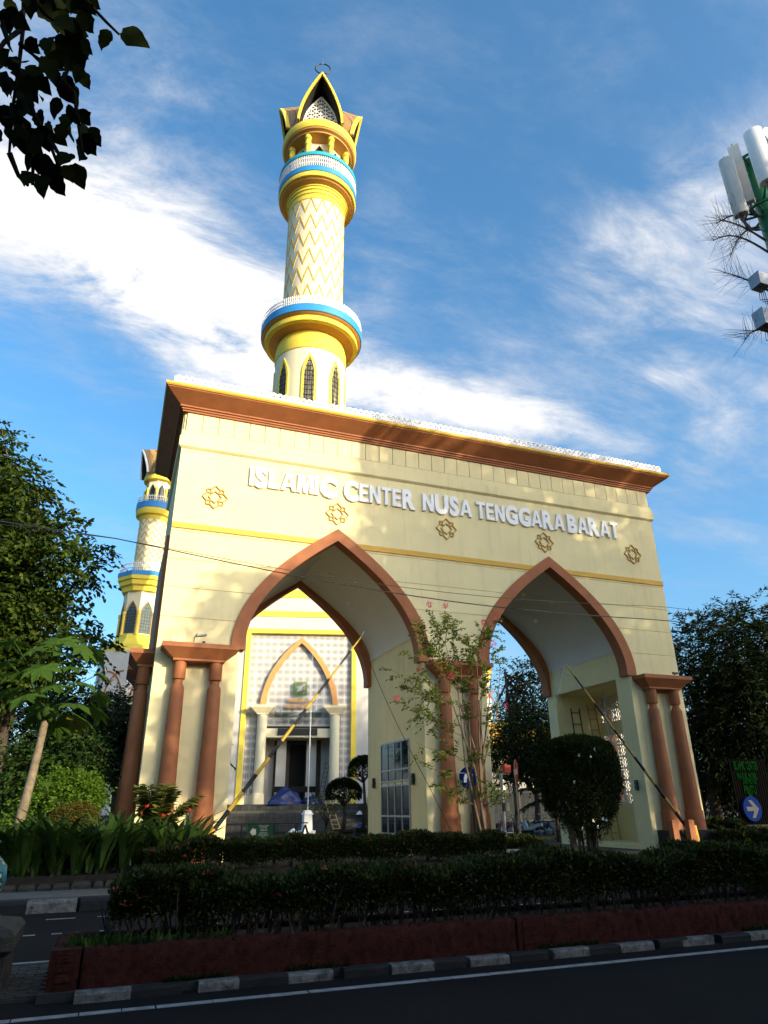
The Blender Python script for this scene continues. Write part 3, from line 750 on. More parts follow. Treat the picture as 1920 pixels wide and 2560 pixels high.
# stars
STARM = mat('star_ochre_paint', (.46, .27, .05), .6)
def star(cx, z, R):
    mb = MB(); s = .66*R; nt = R-s; q = [(0, R), (nt, s), (s, s), (s, nt), (R, 0)]
    def full(q4):
        out = []
        for a in range(4):
            for (x, zz) in q4[:-1]:
                for _ in range(a): x, zz = zz, -x
                out.append((x, zz))
        return out
    def loop(pts, w):
        for k, (a, b) in enumerate(zip(pts, pts[1:]+pts[:1])): mb.bar((cx+a[0], -.022, z+a[1]), (cx+b[0], -.022, z+b[1]), w, .05+.0015*(k % 3), (0, -1, 0))
    loop(full(q), .042)
    i = .34*R; loop(full([(0, .52*R), (.18*R, i), (i, i), (i, .18*R), (.52*R, 0)]), .036)
    for sx in (-1, 1):
        for sz in (-1, 1):
            mb.bar((cx+sx*nt, -.022, z+sz*s), (cx+sx*nt, -.022, z+sz*i), .036, .047, (0, -1, 0)); mb.bar((cx+sx*s, -.022, z+sz*nt), (cx+sx*i, -.022, z+sz*nt), .036, .046, (0, -1, 0))
    return mb
for i in range(5): star(1.434+i*4.8444, 12.55, .475).build('star_ornament', STARM, gate)
# letters
for txt, a, b in [('ISLAMIC', 2.67, 6.22), ('CENTER', 6.52, 9.68), ('NUSA', 10.03, 12.37), ('TENGGARA', 12.60, 17.11), ('BARAT', 17.29, 20.14)]:
    sign_text(txt, a, b, 13.235, .80, -.002, .10, WHITE, gate, bold=.05, gap=.055)
# window in the middle pier
wn = MB(); y0, y1, z0, z1 = 1.53, 4.62, .74, 4.14; xw = 9.83
for z in (z0, 1.38, 2.50, 2.66, 3.08, z1): wn.box(xw-.055, xw-.001, y0, y1, z-.035, z+.035)
for y in np.linspace(y0, y1, 5): wn.box(xw-.05, xw-.002, y-.032, y+.032, z0, z1)
wn = wn.build('window', ALU, gate)
ys = np.linspace(y0, y1, 5)
for (a, b) in ((z0, 1.38), (1.38, 2.50), (2.66, 3.08), (3.08, z1)):
    for j in range(4): MB().box(xw-.02, xw-.004, ys[j]+.03, ys[j+1]-.03, a+.034, b-.034).build('pane', GLASS, wn)
def wall_lamp(x, y, z):
    mb = MB().box(x-.13, x-.03, y-.07, y+.07, z-.2, z+.2)
    o = mb.build('wall_lamp', BLKM, gate)
    for dz in (-.14, .0, .14): MB().box(x-.135, x-.129, y-.06, y+.06, z+dz-.012, z+dz+.012).build('lamp_slot', STEEL, o)
    MB().box(x-.03, x, y-.03, y+.03, z-.04, z+.04).build('bracket', BLKM, o)
wall_lamp(9.83, 5.45, 2.66); wall_lamp(9.83, 1.08, 2.66); wall_lamp(19.56, .47, 2.45)
# pierced screens in the right pier
def pierced_tile():
    """square panel pierced with a rosette of holes"""
    pat = ["############", "#..##..##..#", "#.###..###.#", "###..##..###", "##..#..#..##", "#..##..##..#", "#..##..##..#", "##..#..#..##", "###..##..###", "#.###..###.#", "#..##..##..#", "############"]
    n = len(pat); mb = MB(); t = .025
    solid = lambda i, j: 0 <= i < n and 0 <= j < n and pat[j][i] == '#'
    for j in range(n):
        i = 0
        while i < n:
            if not solid(i, j): i += 1; continue
            k = i
            while k < n and solid(k, j): k += 1
            x0, x1, z0, z1 = i/n, k/n, j/n, (j+1)/n
            mb.add([(x0, -t, z0), (x1, -t, z0), (x1, -t, z1), (x0, -t, z1)], [(0, 1, 2, 3)])
            mb.add([(x0, t, z0), (x0, t, z1), (x1, t, z1), (x1, t, z0)], [(0, 1, 2, 3)])
            for x in (x0, x1): mb.add([(x, -t, z0), (x, t, z0), (x, t, z1), (x, -t, z1)], [(0, 1, 2, 3)])
            for q in range(i, k):
                if not solid(q, j-1): mb.add([(q/n, -t, z0), ((q+1)/n, -t, z0), ((q+1)/n, t, z0), (q/n, t, z0)], [(0, 1, 2, 3)])
                if not solid(q, j+1): mb.add([(q/n, -t, z1), ((q+1)/n, -t, z1), ((q+1)/n, t, z1), (q/n, t, z1)], [(0, 1, 2, 3)])
            i = k
    return mb
TILEMB = pierced_tile()
def tile_mesh(sx, sz, m, name='lattice_tile', rot=False):
    mb = MB(); mb.add([(x*sx, y, z*sz) if not rot else (y, x*sx, z*sz) for x, y, z in TILEMB.v], TILEMB.f)
    me = mb.mesh(name); me.materials.append(m); return me
lt = tile_mesh(.55, .533, SCREEN, rot=True)
for j in range(6):
    for i in range(3): link('lattice_tile', lt, None, gate, (22.2, 4.0+i*.55, 1.75+j*.533))
lt2 = tile_mesh(.55, .66, SCREEN, rot=True)
for j in range(2):
    for i in range(3): link('lattice_tile', lt2, None, gate, (22.2, 4.0+i*.55, 5.5+j*.66))
# ------------------------------------------------------------------ things at the gate
def boom(name, label, p, q, seed, m1, m2):
    p = np.array(p); q = np.array(q); root = thing(name, label, 'barrier', (p[0], p[1], 0)); n = 13
    for i in range(n):
        a = p+(q-p)*(i/n); b = p+(q-p)*((i+1)/n); r0 = .075-.045*i/n; r1 = .075-.045*(i+1)/n
        MB().tube([a, a+(b-a)*.97, b], [r0*1.0, r1*1.02, r1*1.08], 10).build('pole_section', m1 if i % 2 == 0 else m2, root, smooth=40)
    return root
bl = boom('boom_barrier', 'raised yellow and black striped barrier pole at the left pier', (1.93, -.92, .60), (7.0, -.92, 7.38), 1, BAMBY, BLKM)
MB().box(1.72, 2.08, -1.05, -.78, 0, .95).build('post', TERRA, bl)
MB().box(1.5, 1.85, -1.03, -.8, .35, .62).build('counterweight', BLKM, bl)
MB().tube([(7.0, -.92, 7.38), (7.12, -.92, 7.62), (7.2, -.92, 7.58)], .02, 6).build('hook', STEEL, bl)
w = [np.array((7.0, -.92, 7.38))+(np.array((10.35, -.75, .95))-np.array((7.0, -.92, 7.38)))*t+np.array((0, 0, -.55*math.sin(math.pi*t)*(1-t))) for t in np.linspace(0, 1, 12)]
MB().tube(w, .012, 5).build('stay_rope', BLKM, bl)
br = boom('boom_barrier', 'raised bamboo and black striped barrier pole at the right pier', (20.72, -1.0, .45), (15.62, -1.0, 6.95), 2, BAMBOO, BLKM)
MB().tube([(15.62, -1.0, 6.95), (15.5, -1, 6.6), (15.2, -1, 5.9), (14.7, -.98, 4.3)], .010, 5).build('stay_rope', STEEL, br)
MB().tube([(20.78, -1.05, .12), (20.70, -1.05, .95)], [.085, .085], 10).build('counterweight', BAMBY, br)
MB().tube([(15.45, -1, 6.6), (15.75, -1, 6.45)], .01, 5).build('hook', STEEL, br)
for x in (19.56, 20.36):
    mb = MB().rects([(x-.14, x+.14, -1.32, -1.06, 0), (x-.13, x+.13, -1.31, -1.07, 1.12), (x-.11, x+.11, -1.29, -1.09, 1.16)])
    mb.single('bollard_post', TERRA, 'short square terracotta post before the corner of the right pier nearest the arch' if x < 20 else 'short square terracotta post beside the yellow counterweight of the right barrier', 'post', (x, -1.19, 0), 'posts carrying the right barrier')
def floodlight(label, x, y, z):
    t = thing('floodlight', label, 'floodlight', (x, y, z))
    MB().box(x-.09, x+.09, y-.05, y+.03, z+.1, z+.28).build('housing', BLKM, t)
    MB().box(x-.07, x+.07, y-.056, y-.051, z+.12, z+.26).build('lens', ALU, t)
    MB().tube([(x, y, z), (x, y+.02, z+.12)], .015, 5).build('bracket', BLKM, t)
floodlight('small black floodlight on a short stake beside the left columns', 1.42, -1.1, .95)
MB().tube([(1.42, -1.08, 0.3), (1.42, -1.08, 1.0)], .02, 6).single('lamp_stake', BLKM, 'thin stake under the small floodlight by the left columns', 'stake', (1.42, -1.08, .3))
t = thing('floodlight', 'broken lamp tray with wires lying on the left capital', 'floodlight', (1.5, -.4, 6.80))
MB().box(1.15, 1.85, -.6, -.42, 6.802, 6.83).build('tray', BLKM, t); MB().box(1.45, 1.55, -.55, -.47, 6.83, 6.93).build('housing', BLKM, t)
MB().tube([(1.2, -.1, 6.8), (1.22, -.08, 7.15), (1.3, -.05, 7.3)], .012, 5).build('wire', BLKM, t); MB().tube([(.52, -.15, 6.8), (.52, -.15, 7.15)], .012, 5).build('wire', WHITE, t)
MB().tube([(1.28, -.04, 7.22), (1.62, -.04, 7.28)], .045, 8).build('tube_lamp', ALU, t)
t = thing('camera', 'small camera standing on the right capital', 'camera', (21.5, -.6, 6.8))
MB().tube([(21.5, -.6, 6.8), (21.5, -.6, 6.9)], .02, 6).build('stand', BLKM, t); MB().box(21.42, 21.66, -.65, -.55, 6.9, 6.98).build('body', BLKM, t)
# ladder stored in the right pier
def ladder(name, label, p, q, wdir, w, n, m, r=.03):
    p = np.array(p, float); q = np.array(q, float); wd = np.array(wdir, float); t = thing(name, label, 'ladder', p)
    for s in (0, 1): MB().tube([p+wd*w*s, q+wd*w*s], r, 6).build('rail', m, t)
    for i in range(n):
        a = p+(q-p)*(i+.6)/n; MB().tube([a, a+wd*w], r*.7, 5).build('rung', m, t)
    return t
ladder('ladder', 'timber ladder leaning inside the hollow right pier', (20.2, 5.0, .22), (20.35, 5.6, 6.2), (1, 0, 0), .5, 11, WOOD)
ladder('ladder', 'bamboo ladder standing in the corner inside the right pier', (21.2, 4.7, .22), (21.35, 5.6, 6.4), (1, 0, 0), .45, 12, BAMBOO)
MB().tube([(20.9, 3.6, 6.82), (20.9, 3.6, 4.8)], .03, 6).single('hanging_rod', ALU, 'pale rod hanging from the ceiling inside the right pier', 'rod', (20.9, 3.6, 4.8))

# ------------------------------------------------------------------ minarets
def curve_petal(w, H, zb, r0, r1, n=15):
    out = []
    for t in np.linspace(-1, 1, 2*n+1):
        h = 1-abs(t)**1.0; x = w*(1-h**1.75)*(1 if t > 0 else -1); 
        out.append((x, h))
    return out
def minaret_crown(root, S, z0, R, petmat_edge):
    """four outward leaning pointed gables; S overall scale"""
    prof = curve_petal(3.36*S, 1, 0, 0, 0)
    for k in range(4):
        a = k*math.pi/2; ca, sa = math.cos(a), math.sin(a)
        rot = lambda p: (p[0]*ca-p[1]*sa, p[0]*sa+p[1]*ca, p[2])
        Hh = 8.6*S
        def O(x, h, d=0): return (x*(1+d*.0), -(5.0+1.6*h**1.2)*S, z0+Hh*h)
        def I(x, h): return (x*.80, -1.6*S, z0+(Hh+1.6*S)*h)
        sh = MB(); n = len(prof); th = .22*S
        vs = []
        for (x, h) in prof: vs += [O(x, h), I(x, h)]
        for (x, h) in prof:
            o = O(x, h); i = I(x, h); f = (1-th/(3.36*S))
            vs += [(o[0]*f, o[1], o[2]-th*(.3+h)), (i[0]*f, i[1], i[2]-th*(.3+h))]
        fs = []
        for j in range(n-1):
            b = 2*j; c = 2*n+2*j
            fs += [(b, b+1, b+3, b+2), (c, c+2, c+3, c+1), (b, b+2, c+2, c), (b+1, c+1, c+3, b+3)]
        fs += [(0, 2*n, 2*n+1, 1), (2*n-2, 2*n-1, 4*n-1, 4*n-2)]
        sh.add(vs, fs).xf(rot)
        roof = sh.build('roof_gable', TILE, root, local=True)
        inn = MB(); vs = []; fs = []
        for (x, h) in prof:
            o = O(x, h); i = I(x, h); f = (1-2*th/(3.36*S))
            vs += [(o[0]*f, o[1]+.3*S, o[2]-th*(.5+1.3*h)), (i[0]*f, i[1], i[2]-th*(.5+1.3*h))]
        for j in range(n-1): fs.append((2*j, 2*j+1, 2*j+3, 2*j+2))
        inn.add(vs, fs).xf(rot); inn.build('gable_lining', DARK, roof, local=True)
        # edge board
        ed = MB(); ew = .30*S; A = []; 
        vs = []
        for (x, h) in prof:
            o = O(x, h); tx = (0 if x == 0 else (1 if x > 0 else -1))
            vs += [(o[0]+.05*S*tx, o[1]-.06*S, o[2]+.10*S), (o[0]*(1-.09)-.0, o[1]-.06*S, o[2]-ew*(.15+.85*h)), (o[0]+.05*S*tx, o[1]+.5*S, o[2]+.10*S), (o[0]*(1-.09), o[1]+.3*S, o[2]-ew*(.15+.85*h))]
        fs = []
        for j in range(n-1):
            b = 4*j
            fs += [(b, b+4, b+5, b+1), (b, b+2, b+6, b+4), (b+1, b+5, b+7, b+3), (b+2, b+3, b+7, b+6)]
        fs += [(0, 1, 3, 2), (4*n-4, 4*n-2, 4*n-1, 4*n-3)]
        ed.add(vs, fs).xf(rot); ed.build('gable_edge', petmat_edge, roof, local=True)
        # screen
        sc = MB(); sw, shh = 2.75*S, 7.0*S; y = -3.7*S
        inside = lambda x, z: 0 <= z <= shh and abs(x) <= sw*(1-(z/shh)**1.9)
        def clipbar(p, q, wd, tt):
            ts = np.linspace(0, 1, 120); on = [inside(p[0]+(q[0]-p[0])*t, p[1]+(q[1]-p[1])*t) for t in ts]
            st = None
            for i, o in enumerate(on+[False]):
                if o and st is None: st = i
                if (not o) and st is not None:
                    if i-st > 3:
                        a, b = ts[st], ts[i-1]
                        sc.bar((p[0]+(q[0]-p[0])*a, y, z0+p[1]+(q[1]-p[1])*a), (p[0]+(q[0]-p[0])*b, y, z0+p[1]+(q[1]-p[1])*b), wd, tt, (0, -1, 0))
                    st = None
        wd = .15*S
        for i in range(-4, 5):
            clipbar((i*.72*S, 0), (i*.72*S, shh), wd*.8, .12*S)
        for i in range(-12, 14):
            b = i*.83*S
            clipbar((-4*S, b-4*S*.577), (4*S, b+4*S*.577), wd*.8, .11*S); clipbar((-4*S, b+4*S*.577), (4*S, b-4*S*.577), wd*.8, .10*S)
        pts = [(sw*(1-h**1.9)*s, h*shh) for s, hs in ((-1, np.linspace(0, 1, 14)), (1, np.linspace(1, 0, 14)[1:])) for h in hs]
        for p, q in zip(pts, pts[1:]): sc.bar((p[0], y, z0+p[1]), (q[0], y, z0+q[1]), wd*1.6, .2*S, (0, -1, 0))
        sc.xf(rot); sc.build('gable_screen', WHITE, root, local=True)
    mb = MB().lathe([(.5*S, z0), (.25*S, z0+9*S), (.12*S, z0+18.2*S)], 0, 0, 10); mb.build('mast', BLKM, root, local=True)
    rg = MB(); zr = z0+19.4*S
    ring = [(1.25*S*math.cos(t), 0, zr+1.25*S*math.sin(t)) for t in np.linspace(0, 2*math.pi, 33)]
    rg.tube(ring, .11*S, 6); rg.build('finial_ring', BLKM, root, local=True)
    MB().tube([(0, 0, zr+1.25*S), (0, 0, zr+2.6*S)], .035*S, 5).build('lightning_rod', STEEL, root, local=True)
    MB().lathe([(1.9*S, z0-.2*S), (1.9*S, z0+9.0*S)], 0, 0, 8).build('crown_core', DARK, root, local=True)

def pickets(root, R, z0, z1, n, m=WHITE, w=.10, lean=.0):
    mb = MB()
    for k in range(n):
        a = 2*math.pi*k/n; c, s = math.cos(a), math.sin(a); t = (-s, c, 0)
        p = np.array((R*c, R*s, z0)); q = np.array(((R+lean)*c, (R+lean)*s, z1))
        mb.bar(p, q, w, w*.6, (c, s, 0))
    mb.lathe([(R-.06, z0+(z1-z0)*.30), (R+.06, z0+(z1-z0)*.30), (R+.06, z0+(z1-z0)*.36), (R-.06, z0+(z1-z0)*.36)], 0, 0, 64, closed=True)
    mb.lathe([(R-.06, z0+(z1-z0)*.72), (R+.06, z0+(z1-z0)*.72), (R+.06, z0+(z1-z0)*.78), (R-.06, z0+(z1-z0)*.78)], 0, 0, 64, closed=True)
    return mb.build('railing', m, root, local=True)

def pointed_window(root, R, ang, zb, zt, hw, depth, trim, glass=GLASSG, proud=.12, tw=.28, bars=True, flat=False):
    """pointed window set on a drum of radius R at angle ang"""
    def P(x, d, z):      # x across, d outwards from R
        if flat: return ((R+d)*math.cos(ang)-x*math.sin(ang), (R+d)*math.sin(ang)+x*math.cos(ang), z)
        r = R+d; a = ang+x/R; return (r*math.cos(a), r*math.sin(a), z)
    def outline(h, zt2):
        zs = zb+(zt2-zb)*.62; o = [(-h, zb)]+[(-h, zb+(zs-zb)*t) for t in (.5, 1)]
        o += [(-h*(1-t**1.7), zs+(zt2-zs)*t) for t in np.linspace(.15, 1, 8)]
        return o+[(-x, z) for x, z in reversed(o[:-1])]
    A = outline(hw+tw, zt+tw*1.6); B = outline(hw, zt)
    n = len(A); vs = [P(x, proud, z) for x, z in A]+[P(x, proud, z) for x, z in B]+[P(x, -depth, z) for x, z in A]+[P(x, -depth, z) for x, z in B]; fs = []
    for i in range(n-1):
        a, b = i, i+1; fs += [(a, b, b+n, a+n), (a, a+2*n, b+2*n, b), (a+n, b+n, b+3*n, a+3*n)]
    wf = MB().add(vs, fs).build('window', trim, root, local=True)
    vs = [P(x, proud-.10, z) for x, z in B]; g = MB().add(vs, [tuple(range(n))])
    g.build('pane', glass, wf, local=True)
    if bars:
        mb = MB(); ta = (-math.sin(ang), math.cos(ang), 0); nn = (math.cos(ang), math.sin(ang), 0)
        for x in np.linspace(-hw*.66, hw*.66, 4): mb.bar(P(x, proud-.05, zb), P(x, proud-.05, zt-(zt-zb)*.38*abs(x/hw)**.6), .06, .05, nn)
        nz = 10
        for j in range(1, nz):
            z = zb+(zt-zb)*j/nz; h = hw if z < zb+(zt-zb)*.62 else hw*(1-((z-zb-(zt-zb)*.62)/((zt-zb)*.38))**1.7)
            mb.bar(P(-h, proud-.05, z), P(h, proud-.05, z), .045, .045, nn)
        mb.build('glazing_bars', BLKM, wf, local=True)
    return wf

def zigzag(root, R0, z0, R1, z1, rows, waves, amp, w, m):
    for r in range(rows):
        zc = z0+(z1-z0)*(r+.5)/rows; mb = MB(); ns = waves*2; K = 5
        pts = []
        for k in range(ns*K+1):
            a = 2*math.pi*k/(ns*K); ph = (k/K) % 2; tri = ph if ph <= 1 else 2-ph
            z = zc+amp*(tri-.5); R = R0+(R1-R0)*(z-z0)/(z1-z0); pts.append((a, z, R))
        vs = []; fs = []
        for (a, z, R) in pts:
            for (d, dz) in ((-.02, -w/2), (.06, -w/2), (.06, w/2), (-.02, w/2)):
                vs.append(((R+d)*math.cos(a), (R+d)*math.sin(a), z+dz))
        for k in range(len(pts)-1):
            for j in range(4): a = k*4+j; b = k*4+(j+1) % 4; fs.append((a, b, b+4, a+4))
        mb.add(vs, fs); mb.build('zigzag_band', m, root, local=True)

PH = rad(13.8)
E1 = np.array([math.cos(PH), -math.sin(PH), 0]); E2 = np.array([math.sin(PH), math.cos(PH), 0])
OP = np.array([15.09, 39.91, 0])-.40*E1
AXM = OP+E2*8.5-.36*E1
mi = thing('minaret', 'tall cream and yellow minaret with blue balconies and zigzag shaft behind the gate', 'minaret', AXM, -PH)
def ring(mi, prof, m, name, n=72): return MB().lathe(prof, 0, 0, n).build(name, m, mi, smooth=35, local=True)
ring(mi, [(4.53, 22), (4.53, 54.8)], CREAM2, 'drum')
ring(mi, [(4.62, 54.6), (4.66, 54.7), (4.62, 56.2), (4.52, 56.22), (4.52, 56.7), (4.42, 56.72), (4.42, 57.1), (4.34, 57.12), (4.34, 57.5)], YELLOWB, 'yellow_collar')
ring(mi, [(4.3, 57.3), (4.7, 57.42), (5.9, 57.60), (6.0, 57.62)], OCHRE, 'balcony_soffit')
ring(mi, [(5.7, 57.55), (6.10, 57.62), (6.14, 58.1), (6.1, 58.35)], YELLOWB, 'balcony_moulding')
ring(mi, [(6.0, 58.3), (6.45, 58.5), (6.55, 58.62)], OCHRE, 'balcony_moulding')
ring(mi, [(6.5, 58.6), (6.66, 58.62), (6.70, 59.7), (6.6, 59.75), (4.0, 59.8)], BLUE, 'balcony_rim')
pickets(mi, 6.62, 59.7, 61.0, 150, w=.11)
ring(mi, [(3.98, 59), (4.0, 64), (4.0, 81.5)], CREAM2, 'shaft')
zigzag(mi, 4.0, 62.3, 4.0, 81.0, 6, 16, 2.45, .44, YELLOW)
ring(mi, [(4.02, 80.6), (4.10, 80.7), (4.10, 81.5), (4.22, 81.55), (4.22, 82.1), (4.36, 82.15), (4.36, 82.6), (4.5, 82.65), (4.52, 82.9)], YELLOWB, 'yellow_collar')
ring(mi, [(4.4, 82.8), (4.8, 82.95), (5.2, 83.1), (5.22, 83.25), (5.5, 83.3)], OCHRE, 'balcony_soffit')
ring(mi, [(5.3, 83.25), (5.58, 83.4), (5.68, 83.8), (5.6, 84.2)], YELLOWB, 'balcony_moulding')
ring(mi, [(5.5, 84.15), (5.72, 84.2), (5.76, 85.1), (5.6, 85.15), (3.0, 85.2)], BLUE, 'balcony_rim')
pickets(mi, 5.70, 85.1, 87.1, 130, w=.11)
MB().lathe([(5.48, 85.1), (5.52, 85.1), (5.52, 87.3), (5.48, 87.3)], 0, 0, 64, closed=True).build('parapet', CONC, mi, local=True)
MB().lathe([(5.45, 87.25), (5.78, 87.25), (5.78, 87.9), (5.45, 87.9)], 0, 0, 72, closed=True).build('top_rail', TEAL, mi, smooth=35, local=True)
MB().lathe([(3.55, 85), (3.55, 93)], 0, 0, 8, math.pi/8).build('gallery_wall', CREAM2, mi, local=True)
for k in range(8):
    a = (k+.5)*math.pi/4-math.pi/2
    MB().lathe([(.36, 85.2), (.36, 90.9), (.44, 90.95), (.46, 91.7), (.36, 91.75), (.36, 92.1), (.5, 92.2), (.5, 92.9)], 4.35*math.cos(a), 4.35*math.sin(a), 14).build('gallery_column', YELLOWB, mi, smooth=35, local=True)
    pointed_window(mi, 3.38, k*math.pi/4-math.pi/2, 86.2, 91.8, .75, .1, CONC, GLASS, .12, .10, False, True)
    pointed_window(mi, 4.53, k*math.pi/4-math.pi/2+rad(-1), 46.2, 53.2, .62, .1, YELLOWB, GLASSM, .14, .28)
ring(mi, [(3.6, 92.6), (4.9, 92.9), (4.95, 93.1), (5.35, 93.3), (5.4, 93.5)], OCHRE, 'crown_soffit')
ring(mi, [(5.2, 93.4), (5.5, 93.55), (5.66, 93.95), (5.68, 94.4), (5.6, 94.9), (5.3, 95.2), (3.0, 95.25)], YELLOWB, 'crown_ring')
minaret_crown(mi, 1.0, 95.2, 5.6, YELLOWB)

# portal block at the minaret's foot, in the minaret's own frame
def toloc(v): return np.array(v)
px0, py0 = (OP-AXM)@E1, (OP-AXM)@E2       # portal centre in the minaret's frame
SH = lambda p: (p[0]+px0, p[1]+py0, p[2])
def pb(mb, name, m, smooth=False, parent=None): return mb.xf(SH).build(name, m, parent or mi, smooth=smooth, local=True)
blk = MB()
blk.box(-7.2, -5.3, 0, 14, 0, 22.2); blk.box(5.3, 7.2, 0, 14, 0, 22.2); blk.box(-5.3, 5.3, 0, 14, 17.8, 22.2); blk.box(-5.3, 5.3, 3.5, 14, 0, 17.8)
pb(blk, 'portal_wall', WHITEM)
pb(MB().rects([(-7.2, 7.2, 0, 14, 22.2), (-7.4, 7.4, -.2, 14.2, 22.3), (-6, 6, 1.2, 12.8, 24.5), (-4.6, 4.6, 2.5, 11.5, 25)]), 'portal_roof', YELLOW)
for z0, z1 in ((19.05, 19.6), (21.0, 21.8)): pb(MB().box(-7.26, 7.26, -.07, -.0, z0, z1), 'yellow_band', YELLOWB)
fr = MB(); fr.box(-5.32, -4.88, -.12, .5, 2.1, 17.8); fr.box(4.88, 5.32, -.12, .5, 2.1, 17.8); fr.box(-4.88, 4.88, -.12, .5, 17.38, 17.8); pb(fr, 'portal_frame', YELLOWB)
for s in (-1, 1): pb(MB().box(min(s*3.0, s*4.88), max(s*3.0, s*4.88), .15, 3.5, 2.1, 2.8), 'portal_base', CREAM2)
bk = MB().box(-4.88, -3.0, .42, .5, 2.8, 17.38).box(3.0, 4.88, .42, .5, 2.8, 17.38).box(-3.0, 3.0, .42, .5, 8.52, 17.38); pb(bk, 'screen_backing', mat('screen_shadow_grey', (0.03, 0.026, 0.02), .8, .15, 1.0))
tm = tile_mesh(.6507, .6627, SCREEN)
for j in range(22):
    for i in range(15):
        x = -4.88+i*.6507; z = 2.8+j*.6627
        if abs(x+.325) < 2.95 and z < 8.3: continue
        link('lattice_tile', tm, None, mi, SH((x, .34, z)))
PO = bez((0, 17.0), (1.5, 15.8), (3.45, 13.6), (3.63, 10.5), 16); PI_ = bez((0, 16.45), (1.25, 15.4), (2.98, 13.3), (3.13, 10.5), 16)
A = [(-h, z) for h, z in reversed(PO)]+list(PO[1:]); B = [(-h, z) for h, z in reversed(PI_)]+list(PI_[1:])
pb(MB().band(A, B, -.12, .25), 'portal_arch', mat('orange_arch_paint', (.62, .30, .10), .6), 30)
for s in (-1, 1):
    c = s*3.33
    pb(MB().rects([(c-.5, c+.5, -.75, .2, 9.7), (c-.52, c+.52, -.77, .2, 9.8), (c-1.08, c+1.08, -1.15, .2, 10.3), (c-1.1, c+1.1, -1.17, .2, 10.48)]), 'capital', CREAM2)
    pb(MB().lathe([(.56, 2.1), (.54, 2.95), (.47, 3.0), (.46, 5.0), (.42, 8.4), (.44, 8.42), (.44, 9.72)], c, -.28, 20), 'column', CREAM2, 35)
pb(MB().box(-3.0, 3.0, -.05, 3.5, 7.74, 8.52), 'lintel', CREAM2)
pb(MB().box(-1.89, 1.75, -.16, -.052, 7.92, 8.50), 'plaque', mat('dark_plaque', (.03, .03, .03), .5))
# vestibule behind the opening
vs = MB(); vs.box(-1.95, -1.05, 1.6, 2.2, 2.1, 7.74); vs.box(.85, 1.75, 1.6, 2.2, 2.1, 7.74); vs.box(-2.98, -2.2, 2.4, 3.3, 2.1, 7.74); vs.box(2.2, 2.98, 2.4, 3.3, 2.1, 7.74)
pb(vs, 'vestibule_pillars', WHITEM)
pb(MB().box(-3.0, 3.0, 3.3, 3.48, 2.1, 7.74), 'vestibule_wall', mat('brown_marble', (.10, .08, .065), .4, .3, 1.5))
pb(MB().box(-.72, .72, 3.2, 3.29, 2.1, 7.35), 'doorway', DARK)
pb(MB().box(-2.0, 1.8, 1.55, 1.598, 3.1, 3.6), 'dark_band', DARK)
pb(MB().box(-7.2, 7.2, -.9, 3.5, 0, 2.098), 'platform', STEPST)
for i in range(11):
    pb(MB().box(-6.3, 6.3, -.9-(i+1)*.31, -.9-i*.31+.0, 0, 2.1-(i+1)*.175), 'step', STEPST)
for s in (-1, 1): pb(MB().box(s*6.75-.45, s*6.75+.45, -4.4, -.9, 0, 2.6), 'step_cheek', mat('peach_paint', (.55, .30, .14), .7))
sub = lambda txt, a, b, z, h, m, bold=.02: sign_text(txt, px0+a, px0+b, z, h, py0-.02, .08, m, mi, bold=bold, gap=.06)
sub('Masjid Raya', -.98, .96, 10.88, .34, GOLD); sub('Hubbul Wathan', -1.28, 1.22, 10.34, .34, GOLD)
sub('islamic center', -2.26, 2.14, 9.60, .52, DGREEN, .03); sub('nusa tenggara barat', -1.65, 1.62, 9.14, .30, DGREEN)
em = MB(); c = (0, 12.14)
for k in range(8):
    a = k*math.pi/4; 
    for d in (-.16, .16): em.bar((c[0]+.36*math.cos(a)-d*math.sin(a), -.06, c[1]+.36*math.sin(a)+d*math.cos(a)), (c[0]+.62*math.cos(a)-d*math.sin(a), -.06, c[1]+.62*math.sin(a)+d*math.cos(a)), .10, .05, (0, -1, 0))
em.box(-.62, .62, -.04, .0, c[1]-.62, c[1]-.5).box(-.62, .62, -.04, .0, c[1]+.5, c[1]+.62).box(-.62, -.5, -.04, 0, c[1]-.5, c[1]+.5).box(.5, .62, -.04, 0, c[1]-.5, c[1]+.5)
emo = pb(em, 'emblem', LGREEN)
pb(MB().box(-.34, .34, -.10, -.03, c[1]-.36, c[1]+.36), 'emblem_square', DGREEN, parent=emo)
e3 = MB(); e3.bar((-.28, -.115, c[1]-.30), (.28, -.115, c[1]+.30), .08, .03, (0, -1, 0))
for (x, z) in ((-.16, .14), (-.05, .24), (-.25, .05), (.12, -.16), (.22, -.05), (.02, -.25)): e3.box(x-.05, x+.05, -.125, -.101, c[1]+z-.05, c[1]+z+.05)
pb(e3, 'emblem_marks', WHITE, parent=emo)

# second minaret, farther left
A1 = np.array([3.18, 87.78, 0]); h = (A1-CAM)[:2]; h = h/np.hypot(*h); s_ = np.array([h[1], -h[0], 0]); A1 = A1-3.13*s_
m2 = thing('minaret', 'smaller minaret with blue balconies rising beyond the left edge of the gate', 'minaret', A1, rad(14))
MB().lathe([(3.05, 24), (3.0, 33.4)], 0, 0, 8, math.pi/8).build('drum', CREAM2, m2, local=True)
MB().lathe([(3.05, 33.2), (3.5, 33.3), (3.55, 34.0), (4.0, 34.2), (4.05, 34.9), (4.35, 35.0), (4.38, 35.6)], 0, 0, 8).build('yellow_collar', YELLOWB, m2, local=True)
MB().lathe([(4.4, 35.6), (4.45, 35.62), (4.45, 36.3), (2.0, 36.32)], 0, 0, 8).build('balcony_rim', BLUE, m2, local=True)
pickets(m2, 4.1, 36.3, 37.9, 80, w=.07)
ring(m2, [(2.25, 35), (2.25, 46.3)], CREAM2, 'shaft', 48)
